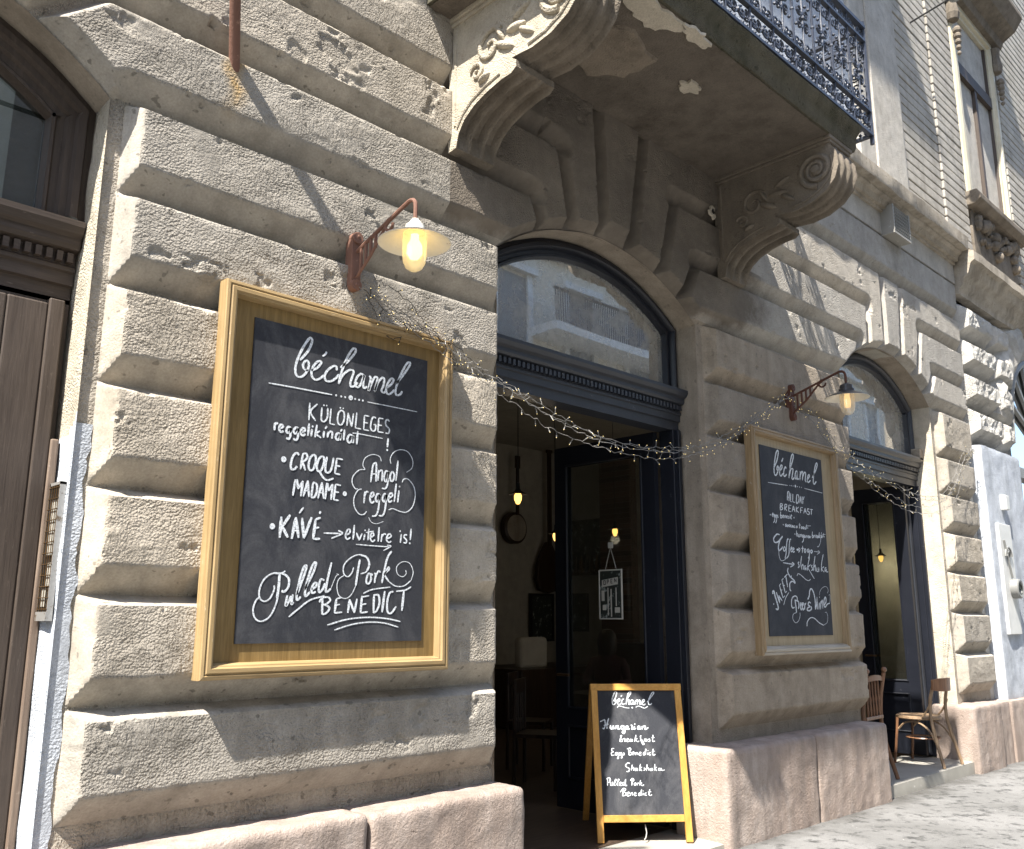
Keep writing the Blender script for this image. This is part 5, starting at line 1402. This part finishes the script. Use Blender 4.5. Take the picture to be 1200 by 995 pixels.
# ------------------------------------------------------------------ folding A-board on the doorstep
t = thing('a_board', 'orange pine folding A-board with a handwritten chalk menu standing on the doorstep', 'a-board', (4.95, .49, .128))
u = Vector((.75, -.66, 0)).normalized(); nrm = Vector((-u.y * -1, 0, 0)); nrm = Vector((-.66, -.75, 0)).normalized()
Wd, Hh, LN = .64, 1.0, .22
ax = Vector((0, 0, Hh)) - nrm * LN; axn = ax.normalized(); HL = ax.length; fn = u.cross(axn).normalized()
if fn.dot(nrm) < 0: fn = -fn
def AB(a, b, c): q = u * a + axn * b + fn * c; return (q.x, q.y, q.z)
def slat(m, a0, a1, b0, b1, c0, c1):
    return m.add([AB(a0, b0, c0), AB(a1, b0, c0), AB(a1, b0, c1), AB(a0, b0, c1), AB(a0, b1, c0), AB(a1, b1, c0), AB(a1, b1, c1), AB(a0, b1, c1)], [(0, 3, 2, 1), (4, 5, 6, 7), (0, 1, 5, 4), (1, 2, 6, 5), (2, 3, 7, 6), (3, 0, 4, 7)])
for a0 in (0, Wd - .045): m = MB(); slat(m, a0, a0 + .045, 0, HL, 0, .028); m.build('leg', 'pine', t, bevel=.003, local=True)
for b0 in (.125, HL - .045): m = MB(); slat(m, .0455 if b0 < .5 else -.003, Wd - .0455 if b0 < .5 else Wd + .003, b0, b0 + .045, -.001, .030 if b0 > .5 else .027); m.build('crossbar', 'pine_h', t, bevel=.003, local=True)
m = MB(); slat(m, .04, Wd - .04, .165, HL - .04, .008, .015); m.build('chalkboard', 'chalkboard', t, local=True)
bu = Vector((u.x, u.y, 0)); tb = Vector((0, 0, Hh)) - nrm * LN
for a0 in (.0, Wd - .045):
    m = MB(); top = tb - nrm * .03; bot = -nrm * .72
    rs = []
    for p in (top, bot):
        rs.append([tuple(p + u * (a0 + da) + nrm * dn) for da, dn in ((.0, -.014), (.045, -.014), (.045, .014), (.0, .014))])
    m.rings(rs, True, True, True).build('rear_leg', 'pine', t, local=True, bevel=.002)
m = MB(); a_ = tb * .25 - nrm * .0 + u * .3; m.tube([AB(.33, .11, -.01), AB(.335, .06, .0), AB(.325, .03, .01), AB(.315, .02, .012)], .004, 5); m.build('hook', 'steel', t, local=True)
m = MB()
for st in S3: ribbon(st, (lambda uu, vv: AB(.045 + uu, .17 + vv, .0158)), m)
m.build('lettering', 'chalk_line', t, local=True)

# ------------------------------------------------------------------ barn wall lamps
def wall_lamp(x, z, lit, label, rust):
    t = thing('wall_lamp', label, 'wall lamp', (x, 0, z), 0, 'wall lamps over the chalkboards')
    m = MB(); m.box(-.030, .030, -.03, .03, -.13, .125); m.lathe([(0, -.012), (.032, -.012), (.032, .03)], (0, -.03, .125), 16, 'y'); m.lathe([(0, -.012), (.032, -.012), (.032, .03)], (0, -.03, -.13), 16, 'y')
    for zz in (-.13, .13): m.add(*ball((0, -.035, zz), .014))
    m.build('wall_plate', rust, t, bevel=.006, local=True)
    a = MB(); top = [(0, -.02, .05), (0, -.14, .088), (0, -.28, .132), (0, -.42, .176), (0, -.468, .186), (0, -.497, .170), (0, -.505, .135), (0, -.505, .06)]
    a.tube([tuple(p) for p in spline(top, 5)], .0105, 8); a.tube([(0, -.02, -.10), (0, -.15, -.005), (0, -.27, .115), (0, -.30, .135)], .0085, 6)
    for yy, zt in ((-.07, .066), (-.11, .078), (-.15, .09), (-.19, .103)): a.box(-.006, .006, yy - .007, yy + .007, -.10 + (abs(yy) - .02) * .73 + .0, zt)
    a.tube([(0, -.30 - .03 * math.cos(q), .115 - .03 * math.sin(q)) for q in [i * .4 for i in range(13)]], .008, 6)
    a.build('arm', rust, t, True, local=True)
    c = MB(); cy = -.505
    c.lathe([(.0, .075), (.016, .075), (.03, .055), (.045, .042), (.048, .02), (.06, .012), (.062, .0)] if lit else [(.0, .075), (.03, .075), (.05, .06), (.052, .03), (.062, .028), (.064, .0)], (0, cy, 0), 24); c.build('cap', 'enamel_dark' if not lit else 'enamel_white', t, True, local=True)
    s = MB(); pro = [(.055, .012), (.09, -.004), (.13, -.022), (.168, -.040), (.174, -.044), (.176, -.0475), (.172, -.049), (.130, -.030), (.09, -.012), (.05, .002)]
    s.lathe(pro[:6], (0, cy, 0), 44); s.build('shade', 'enamel_dark', t, True, local=True)
    s2 = MB(); s2.lathe(pro[5:], (0, cy, 0), 44); sh = s2.build('shade_lining', 'enamel_white', t, True, local=True)
    j = MB(); j.lathe([(.056, .0), (.058, -.03), (.0575, -.11), (.053, -.145), (.040, -.172), (.02, -.186), (.0, -.19)], (0, cy, 0), 24); j.build('glass_jar', 'jar_glass', t, True, local=True)
    j = MB(); j.lathe([(.0, .0), (.02, -.005), (.02, -.03), (.036 if lit else .026, -.06), (.038 if lit else .026, -.10), (.022, -.125), (.0, -.13)], (0, cy, 0), 16); j.build('bulb', 'bulb_warm' if lit else 'bulb_faint', t, True, local=True)
    return t
wall_lamp(2.51, 3.37, True, 'barn lamp glowing warm yellow above the large left chalkboard', 'rust')
wall_lamp(7.02, 3.40, False, 'barn lamp with clear jar and dark rusty arm above the weathered chalkboard', 'rust_dark')

# ------------------------------------------------------------------ fairy-light strings
def fairy(name, label, paths, sd, dark_at):
    rg = random.Random(sd); t = thing(name, label, 'string lights', tuple(paths[0][0])); wires = MB(); wl = MB(); bl = MB(); bg_ = MB()
    for P in paths:
        S = spline(P, 10); S = [np.array(p) + np.array([rg.gauss(0, .003), rg.gauss(0, .006), rg.gauss(0, .006)]) for p in S]
        wires.tube(S, .0019, 5)
        L = 0; nxt = .05
        for a, b in zip(S[:-1], S[1:]):
            seg = np.linalg.norm(b - a)
            while L + seg > nxt:
                p = a + (b - a) * ((nxt - L) / seg); d = np.array([rg.uniform(-.4, .4), rg.uniform(-1, .3), rg.uniform(-1, .6)]); d /= np.linalg.norm(d); e = p + d * .028
                wires.tube([p, e], .0018, 4); bl.tube([e, e + d * .006, e + d * .013], [.0034, .0034, .002], 5); bg_.add(*ball(e + d * .014, .0023, 5, 4)); nxt += rg.uniform(.07, .15)
            L += seg
    wires.build('wire', dark_at, t); bl.build('bulb_holder', 'plastic_grey' if dark_at != 'cable' else 'cable', t)['kind'] = 'stuff'; bg_.build('bulb', 'fairy_glow', t)['kind'] = 'stuff'
    return t
A1 = (2.55, -.10, 3.27)
paths = []
for k, (sag, yy) in enumerate(((0, -.13), (.04, -.16), (.075, -.12), (.03, -.19))):
    base = [(2.57, 3.22), (3.04, 3.05), (3.30, 2.955), (3.53, 2.875), (3.85, 2.785), (4.24, 2.715), (4.67, 2.69), (5.14, 2.73), (5.69, 2.86), (6.18, 3.07), (6.68, 3.33), (6.98, 3.44)]
    q = []
    for i, (x, z) in enumerate(base):
        f = i / (len(base) - 1); s = math.sin(math.pi * f) ** .6
        q.append((x * (1 - .008 * k), yy * s - .06 * (1 - s), z - sag * s + .012 * math.sin(i * 2.1 + k)))
    paths.append(q)
wood('wire_pale', (.20, .19, .175), (.26, .25, .235), 'x')
fairy('string_lights', 'tangled string of fairy lights sagging across the main cafe doorway between both lamps', paths, 3, 'wire_pale')
paths = []
for k, (sag, yy) in enumerate(((0, -.10), (.05, -.13), (.12, -.09), (.2, -.12))):
    base = [(7.02, 3.36), (7.21, 3.36), (7.62, 3.13), (8.1, 2.97), (8.6, 2.88), (9.15, 2.82), (9.8, 2.87), (10.3, 3.05), (10.75, 3.42), (11.1, 3.55), (11.35, 3.55)]
    q = []
    for i, (x, z) in enumerate(base):
        f = i / (len(base) - 1); s = math.sin(math.pi * f) ** .7
        q.append((x, yy * s - .03, z - sag * s + .015 * math.sin(i * 1.9 + k)))
    paths.append(q)
fairy('string_lights', 'thin string of fairy lights sagging across the right-hand arched opening', paths, 9, 'wire_pale')
rg = random.Random(5); paths = [[(2.56, -.05, 3.2), (2.63, -.06, 3.1), (2.74, -.055, 3.0), (2.86, -.075, 3.09), (3.0, -.09, 3.06), (3.12, -.085, 2.97), (3.14, -.09, 2.9)],
                                [(2.55, -.05, 3.22), (2.75, -.05, 3.12), (2.95, -.06, 3.08), (3.1, -.08, 3.04), (3.16, -.09, 2.93)],
                                [(2.6, -.06, 3.3), (2.8, -.08, 3.22), (3.0, -.07, 3.1), (3.3, -.08, 2.98), (3.4, -.06, 2.9)]]
fairy('string_lights', 'dark loose tangle of fairy lights hanging from the lit lamp over the board corner', paths, 21, 'cable')

# ------------------------------------------------------------------ bentwood and spindle chairs on the second doorstep
t = thing('bentwood_chair', 'worn pale bentwood cafe chair with a single curved back rail in the right-hand doorway', 'chair', (9.72, .18, .177), R(-2))
def ringpts(r, cz, n=26, sq=1.0, cy=0): return [(r * math.cos(2 * math.pi * i / n), cy + r * sq * math.sin(2 * math.pi * i / n), cz) for i in range(n + 1)]
m = MB(); m.lathe([(0, .462), (.17, .46), (.20, .466), (.215, .458), (.218, .44), (.205, .43), (.17, .435), (0, .436)], (0, .06, 0), 32); m.build('seat', 'bentwood_pale', t, True, local=True)
for s in (-1, 1):
    m = MB(); m.tube([tuple(p) for p in spline([(s * .215, -.245, 0), (s * .20, -.19, .22), (s * .185, -.145, .44), (s * .18, -.15, .62), (s * .17, -.20, .82)], 5)], .0165, 8); m.build('rear_leg', 'bentwood_pale', t, True, local=True)
    m = MB(); m.tube([tuple(p) for p in spline([(s * .20, .25, 0), (s * .185, .225, .2), (s * .17, .20, .44)], 5)], [.013] * 10 + [.017], 8); m.build('leg', 'bentwood', t, True, local=True)
    m = MB(); m.tube([tuple(p) for p in spline([(s * .203, -.20, .18), (s * .185, -.12, .33), (s * .17, .0, .405), (s * .165, .12, .40), (s * .172, .20, .33)], 5)], .0105, 6); m.build('brace', 'bentwood_pale', t, True, local=True)
    m = MB(); m.tube([tuple(p) for p in spline([(s * .185, -.165, .62), (s * .195, -.11, .52), (s * .19, -.06, .462)], 5)], .010, 6); m.build('back_brace', 'bentwood_pale', t, True, local=True)
rs = []
for i in range(15):
    f = i / 14 * 2 - 1; x = f * .205; y = -.19 - .055 * (1 - f * f); hgt = .065 * (1 - .3 * f ** 4)
    rs.append([(x, y - .009, .77 - hgt * .9), (x, y + .009, .77 - hgt * .9), (x, y + .004, .79 + hgt * .75), (x, y - .014, .79 + hgt * .75)])
MB().rings(rs, True, True, True).build('back_rail', 'bentwood', t, True, local=True)
m = MB(); m.tube(ringpts(.155, .25, 26, 1, .03), .009, 6); m.build('stretcher_ring', 'bentwood', t, True, local=True)

t = thing('spindle_chair', 'dark red-brown spindle-back wooden chair half hidden behind the pier of the second opening', 'chair', (8.335, .30, .177), R(3))
m = MB(); m.box(-.21, .21, -.2, .22, .43, .465); m.build('seat', 'bentwood', t, bevel=.015, local=True)
for s in (-1, 1):
    m = MB(); m.tube([tuple(p) for p in spline([(s * .235, -.30, 0), (s * .22, -.245, .22), (s * .205, -.205, .45), (s * .20, -.215, .7), (s * .205, -.26, .93)], 5)], .0195, 8); m.add(*ball((s * .205, -.263, .955), .026, 10, 8)); m.build('rear_leg', 'bentwood', t, True, local=True)
    m = MB(); m.tube([(s * .20, .20, 0), (s * .19, .19, .43)], .018, 8); m.build('leg', 'bentwood', t, True, local=True)
for k in range(5):
    x = -.135 + .0675 * k; m = MB(); m.lathe([(.008, 0), (.013, .06), (.009, .12), (.014, .16), (.009, .2), (.012, .28), (.008, .33)], (x, -.222, .545), 8); m.build('spindle', 'bentwood', t, True, local=True)
rs = []
for i in range(13):
    f = i / 12 * 2 - 1; x = f * .2; y = -.235 - .02 * (1 - f * f); zt = .885 + .03 * (1 - f * f); rs.append([(x, y - .012, .855 + .012 * (1 - f * f)), (x, y + .012, .855 + .012 * (1 - f * f)), (x, y + .01, zt), (x, y - .014, zt)])
MB().rings(rs, True, True, True).build('back_rail', 'bentwood', t, True, local=True)
m = MB(); m.box(-.2, .2, -.232, -.208, .525, .555); m.build('lower_rail', 'bentwood', t, bevel=.006, local=True)
m = MB(); m.tube([(-.22, -.24, .24), (.22, -.24, .24)], .011, 6); m.tube([(-.2, .19, .2), (-.225, -.25, .2)], .011, 6); m.tube([(.2, .19, .2), (.225, -.25, .2)], .011, 6); m.build('stretcher', 'bentwood', t, True, local=True)
t = thing('cafe_table', 'small round wooden table between the two chairs in the right-hand doorway', 'table', (9.02, .82, .13))
m = MB(); m.lathe([(0, .765), (.36, .765), (.37, .755), (.36, .735), (0, .735)], (0, 0, 0), 32); m.build('tabletop', 'bentwood', t, True, local=True)
m = MB(); m.lathe([(.03, .735), (.03, .1), (.05, .06), (.22, .03), (.24, 0)], (0, 0, 0), 20); m.build('pedestal', 'iron', t, True, local=True)

# ------------------------------------------------------------------ rusty flagpole with an unseen hanging cloth added to cast a shadow
FB_ = Vector((1.785, .0, 4.20)); fd = Vector((-.65, -1, 2.2)).normalized()
t = thing('flagpole', 'rusty iron flagpole socketed in the wall above the large chalkboard', 'flagpole', tuple(FB_))
m = MB(); m.tube([tuple(fd * s) for s in (-.06, .8, 2.6)], .026, 12); m.build('pole', 'rust', t, True, local=True)
m = MB(); rs = []
for i in range(15):
    a = .60 + .085 * i; top = fd * a; dr = .05 + .75 * min(1, i / 8) ** 1.2; ring = []
    for j in range(9):
        f = j / 8; ring.append((FB_.x + top.x + .03 * math.sin(i * 1.3 + f * 3), FB_.y + top.y + .05 * math.sin(i * .9 + f * 2), FB_.z + top.z - .03 - dr * f))
    rs.append(ring)
tag(m.rings(rs, False).build('shadow_flag', 'shadow_flag', None, True), 'unseen dark red cloth drooping from the rusty flagpole, added to cast a shadow on the chalkboard', 'shadow_flag')

# ------------------------------------------------------------------ inside the cafe
def pendant(x, y, z, label, e=.9):
    t = thing('pendant_lamp', label, 'pendant lamp', (x, y, z), 0, 'pendant lamps inside the cafe')
    m = MB(); m.tube([(0, 0, .16), (0, 0, (4.35 - z) / .55)], .008, 5); m.build('cord', 'cable', t, local=True)
    m = MB(); m.lathe([(.0, .22), (.03, .21), (.035, .12), (.06, .08), (.15, .03), (.155, .02), (.05, .05)], (0, 0, 0), 20); m.build('shade', 'frame_black', t, True, local=True)
    m = MB(); m.lathe([(.045, .04), (.062, 0), (.06, -.06), (.03, -.13), (0, -.14)], (0, 0, 0), 16); m.build('bulb', 'pendant_glow', t, True, local=True)
    t.scale = (.55, .55, .55)
    l = bpy.data.lights.new('pendant_light', 'POINT'); l.energy = e; l.color = (1, .82, .58); l.shadow_soft_size = .06; lo = bpy.data.objects.new('pendant_light', l); COL.objects.link(lo); lo.parent = t; lo.location = (0, 0, -.2); return t
pendant(5.72, 2.0, 2.66, 'pendant lamp with glowing amber bulb beside the left pier edge of the doorway')
pendant(7.85, 3.5, 2.55, 'pendant lamp glowing just left of the open door stile')
pendant(8.95, 3.5, 2.68, 'pendant lamp glowing behind the glass of the open door above the hanging sign')
pendant(13.0, 2.2, 2.62, 'pendant lamp glowing behind the right-hand doorway') if False else None
pendant(10.95, 1.02, 2.33, 'tiny pendant lamp glowing in the right-hand doorway by the inner wall', 4).scale = (.45, .45, .45)
# hanging card on the door glass
t = thing('open_sign', 'small black and white photo card reading OPEN hung by a string on the door glass', 'hanging sign', (5.575, .84, 1.77))
m = MB(); m.frame(-.115, .115, -.19, .19, [(0, .004), (0, -.006), (.008, -.007), (.010, -.003)]); rot = Matrix.Rotation(R(-90), 4, 'Z')
def flip(o): o.data.transform(rot); return o
flip(m.build('sign_edge', 'paper', t, local=True))
m = MB(); m.box(-.11, .11, -.002, .002, -.185, .185); flip(m.build('photo_card', 'photo_dark', t, local=True))
m = MB(); m.add([(-.085, -.0035, .055), (.075, -.0035, .075), (.075, -.0035, .13), (-.085, -.0035, .11)], [(0, 1, 2, 3)])
for (a, b, c, d) in ((-.03, -.02, -.16, .05), (.0, .012, -.17, .04), (-.08, -.045, -.12, -.08), (.04, .09, -.14, -.10), (-.09, -.06, -.05, .03), (.05, .06, -.09, .05)): m.add([(a, -.0034, c), (b, -.0034, c), (b, -.0034, d), (a, -.0034, d)], [(0, 1, 2, 3)])
flip(m.build('label_strip', 'paper', t, local=True))
m = MB()
for k, ch in enumerate('OPEN'):
    x = -.065 + .036 * k; z = .075 + .005 * k; G = {'O': [(0, 0, .018, 0), (.018, 0, .018, .03), (.018, .03, 0, .03), (0, .03, 0, 0)], 'P': [(0, 0, 0, .03), (0, .03, .016, .03), (.016, .03, .016, .015), (.016, .015, 0, .015)], 'E': [(0, 0, 0, .03), (0, 0, .016, 0), (0, .015, .013, .015), (0, .03, .016, .03)], 'N': [(0, 0, 0, .03), (0, .03, .018, 0), (.018, 0, .018, .03)]}[ch]
    for a, b, c, d in G: m.tube([(x + a, -.006, z + b), (x + c, -.006, z + d)], .0028, 4)
flip(m.build('lettering', 'frame_black', t, local=True))
m = MB(); m.tube([(-.05, 0, .19), (.005, 0, .36)], .002, 4); m.tube([(.06, 0, .19), (.005, 0, .36)], .002, 4); m.box(-.015, .025, -.004, .01, .355, .40); flip(m.build('string', 'paper', t, local=True))
# guitar and pictures on the back wall
t = thing('guitar', 'dark long-necked stringed instrument hanging on the cream cafe wall', 'guitar', (10.92, 6.5, 2.55))
m = MB(); ol = [(0, -.55), (.22, -.5), (.29, -.33), (.27, -.12), (.19, .06), (.10, .2), (.04, .28)]; pts = ol + [(-x, z) for x, z in reversed(ol[1:])]
m.rings([[(x, .04, z) for x, z in pts], [(x, -.05, z) for x, z in pts]], True, True, True); m.build('body', 'dark_wood', t, bevel=.02, local=True)
m = MB(); m.box(-.035, .035, -.07, -.03, .2, 1.75); m.build('neck', 'dark_wood', t, local=True); m = MB(); m.box(-.06, .06, -.07, -.03, 1.75, 2.0); m.build('headstock', 'dark_wood', t, local=True)
for (x, z, w_, h_, lab) in ((10.83, 1.62, .55, .75, 'black framed picture hung low under the stringed instrument'), (8.35 - 2.6 + 5.6, 3.25, .1, .1, '')):
    if not lab: continue
    t = thing('picture_frame', lab, 'picture', (x, 6.55, z)); m = MB(); m.frame(-w_ / 2, w_ / 2, -h_ / 2, h_ / 2, [(0, .03), (0, -.02), (.04, -.02), (.04, .0)]); m.build('frame', 'frame_black', t, local=True); m = MB(); m.box(-w_ / 2 + .03, w_ / 2 - .03, .0, .02, -h_ / 2 + .03, h_ / 2 - .03); m.build('picture', 'photo_dark', t, local=True)
t = thing('picture_frame', 'dark framed picture on the cafe side wall seen through the door glass', 'picture', (11.27, 5.95, 2.78)); m = MB(); m.box(-.02, .02, -.35, .35, -.4, .4); m.build('frame', 'frame_black', t, local=True); m = MB(); m.box(-.026, -.015, -.3, .3, -.34, .34); m.build('picture', 'photo_dark', t, local=True)
for (x, y, lab) in ((6.2, 2.2, 'dark wooden chair inside the cafe nearest the doorway'), (6.9, 3.0, 'dark wooden chair deeper inside the cafe beside the table')):
    t = thing('dining_chair', lab, 'chair', (x, y, .13), R(30)); m = MB(); m.box(-.2, .2, -.2, .2, .43, .46); m.build('seat', 'dark_wood', t, local=True)
    for a in (-1, 1):
        m = MB(); m.tube([(a * .18, .19, 0), (a * .18, .19, .92)], .017, 6); m.build('rear_leg', 'dark_wood', t, local=True); m = MB(); m.tube([(a * .18, -.18, 0), (a * .18, -.18, .43)], .017, 6); m.build('leg', 'dark_wood', t, local=True)
    m = MB(); m.box(-.18, .18, .18, .2, .8, .92)
    for k in range(4): m.tube([(-.12 + .08 * k, .19, .46), (-.12 + .08 * k, .19, .8)], .008, 5)
    m.build('backrest', 'dark_wood', t, local=True)
t = thing('dining_table', 'dark table inside the cafe with a pale cushioned bench behind', 'table', (7.3, 2.2, .13)); m = MB(); m.box(-.45, .45, -.4, .4, .72, .75); m.build('tabletop', 'dark_wood', t, local=True); m = MB(); m.lathe([(.04, .72), (.04, .05), (.25, .0)], (0, 0, 0), 12); m.build('pedestal', 'dark_wood', t, local=True)
m = MB(); m.box(10.6, 11.25, 2.4, 5.2, .13, 1.25); tag(m.build('counter', 'old_door', None, bevel=.01), 'low brown panelled counter along the cafe side wall behind the door glass', 'counter')

# seated guest, seen dimly through the glass of the open door
t = None
SK = {'hip': (0, 0, .50, .15), 'belly': (0, .02, .68, .14), 'chest': (0, .0, .92, .155), 'neck': (0, -.02, 1.09, .055), 'head': (0, -.05, 1.23, .095), 'crown': (0, -.04, 1.30, .08),
      'shl': (-.17, .0, 1.02, .06), 'ell': (-.24, -.10, .80, .045), 'wrl': (-.12, -.30, .80, .032), 'hal': (-.08, -.36, .79, .03), 'shr': (.17, .0, 1.02, .06), 'elr': (.24, -.10, .80, .045), 'wrr': (.12, -.30, .80, .032), 'har': (.08, -.36, .79, .03),
      'hil': (-.09, -.04, .50, .10), 'knl': (-.12, -.46, .50, .065), 'anl': (-.12, -.42, .10, .042), 'tol': (-.12, -.56, .05, .035), 'hir': (.09, -.04, .50, .10), 'knr': (.12, -.46, .50, .065), 'anr': (.12, -.42, .10, .042), 'tor': (.12, -.56, .05, .035)}
ED = [('hip', 'belly'), ('belly', 'chest'), ('chest', 'neck'), ('neck', 'head'), ('head', 'crown'), ('chest', 'shl'), ('shl', 'ell'), ('ell', 'wrl'), ('wrl', 'hal'), ('chest', 'shr'), ('shr', 'elr'), ('elr', 'wrr'), ('wrr', 'har'), ('hip', 'hil'), ('hil', 'knl'), ('knl', 'anl'), ('anl', 'tol'), ('hip', 'hir'), ('hir', 'knr'), ('knr', 'anr'), ('anr', 'tor')]
ks = list(SK); me = bpy.data.meshes.new('person'); me.from_pydata([SK[k][:3] for k in ks], [(ks.index(a), ks.index(b)) for a, b in ED], []); me.update()
po = bpy.data.objects.new('person', me); COL.objects.link(po); po.location = (8.15, 3.0, .10); po.rotation_euler = (0, 0, R(-60))
sk = po.modifiers.new('skin', 'SKIN'); sk.use_smooth_shade = True
for i, k in enumerate(ks):
    me.skin_vertices[0].data[i].radius = (SK[k][3], SK[k][3]); me.skin_vertices[0].data[i].use_root = (k == 'hip')
sb = po.modifiers.new('sub', 'SUBSURF'); sb.levels = 2; sb.render_levels = 2
me.materials.append(M['cloth_red']); tag(po, 'person in a dull red top seated at the table seen dimly through the door glass', 'person')
m = MB(); m.lathe([(0, .13), (.06, .12), (.10, .07), (.115, 0), (.11, -.09), (.085, -.16)], (0, -.02, 1.25), 16); hr = m.build('hair', 'dark_wood', None, True); hr.parent = po
m = MB(); m.box(-.22, .22, -.22, .22, .43, .47)
for a in (-.2, .2):
    for b in (-.2, .2): m.tube([(a, b, 0), (a, b, .44)], .018, 6)
m.box(-.2, .2, .2, .225, .75, .95); m.tube([(-.2, .21, .44), (-.2, .21, .95)], .015, 6); m.tube([(.2, .21, .44), (.2, .21, .95)], .015, 6)
ch = m.build('dining_chair', 'dark_wood', None); ch.location = (8.15, 3.0, .13); ch.rotation_euler = (0, 0, R(-60)); tag(ch, 'dark wooden chair under the seated person behind the door glass', 'chair')
# camera on a rod high on the brick facing
t = thing('dome_camera', 'small grey dome camera on a short rod high on the pale brick facing', 'camera', (10.9, 0, 9.1))
m = MB(); m.tube([(0, .05, 0), (.05, -.45, .12)], .012, 6); m.build('rod', 'cable', t, local=True)
m = MB(); m.lathe([(0, .05), (.06, .04), (.075, 0), (.06, -.05), (0, -.07)], (.055, -.5, .13), 14); m.build('dome', 'plastic_grey', t, True, local=True)

t = thing('banjo', 'round-bodied banjo hanging beside the guitar on the cream cafe wall', 'banjo', (10.15, 6.5, 3.0))
m = MB(); m.lathe([(0, -.06), (.22, -.06), (.25, -.04), (.25, .06), (0, .06)], (0, 0, 0), 28, 'y'); m.build('body', 'dark_wood', t, True, local=True)
m = MB(); m.lathe([(0, -.068), (.205, -.066), (.21, -.06)], (0, 0, 0), 28, 'y'); m.build('drum_skin', 'cornice_stone', t, local=True)
m = MB(); m.box(-.025, .025, -.09, -.06, .2, .95); m.box(-.05, .05, -.09, -.06, .95, 1.15); m.build('neck', 'dark_wood', t, local=True)
t = thing('wall_shelf', 'dark wooden wall shelf with bottles on the cafe side wall behind the door glass', 'shelf', (11.2, 5.9, 2.3))
m = MB(); m.box(-.14, .09, -.55, .55, -.02, .02); m.box(-.1, .09, -.5, -.46, -.25, -.02); m.box(-.1, .09, .46, .5, -.25, -.02); m.build('shelf_board', 'dark_wood', t, local=True)
for i in range(9):
    b = MB(); b.lathe([(0, 0), (.036, 0), (.036, .16), (.014, .21), (.014, .27), (0, .27)], (11.18, 5.45 + .11 * i, 2.321), 10)
    tag(b.build('bottle', ('dark_wood', 'photo_dark', 'brass_dark')[i % 3], None, True), 'dark bottle in the row on the wall shelf behind the door glass', 'bottle', 'bottles on the cafe wall shelf')
for (y, z, w_, h_, lab) in ((4.15, 2.0, .5, .38, 'small dark framed photograph nearest the door on the cafe side wall'), (6.2, 1.7, .5, .6, 'dark framed photograph low on the cafe side wall in the far corner')):
    t = thing('picture_frame', lab, 'picture', (11.27, y, z)); m = MB(); m.box(-.02, .02, -w_ / 2, w_ / 2, -h_ / 2, h_ / 2); m.build('frame', 'frame_black', t, local=True); m = MB(); m.box(-.026, -.018, -w_ / 2 + .04, w_ / 2 - .04, -h_ / 2 + .04, h_ / 2 - .04); m.build('picture', 'photo_dark', t, local=True)
m = MB(); m.box(-.28, .28, -.08, .08, -.22, .22); c = m.build('cushion', 'paper', None, bevel=.06, seg=3); c.location = (9.6, 5.6, 1.12); tag(c, 'pale cushion leaning at the back of the dim cafe under the picture', 'cushion')
m = MB(); m.box(9.0, 11.0, 5.2, 6.5, .13, .92); tag(m.build('bench', 'dark_wood', None, bevel=.02), 'dark wooden bench against the back wall of the cafe', 'bench')
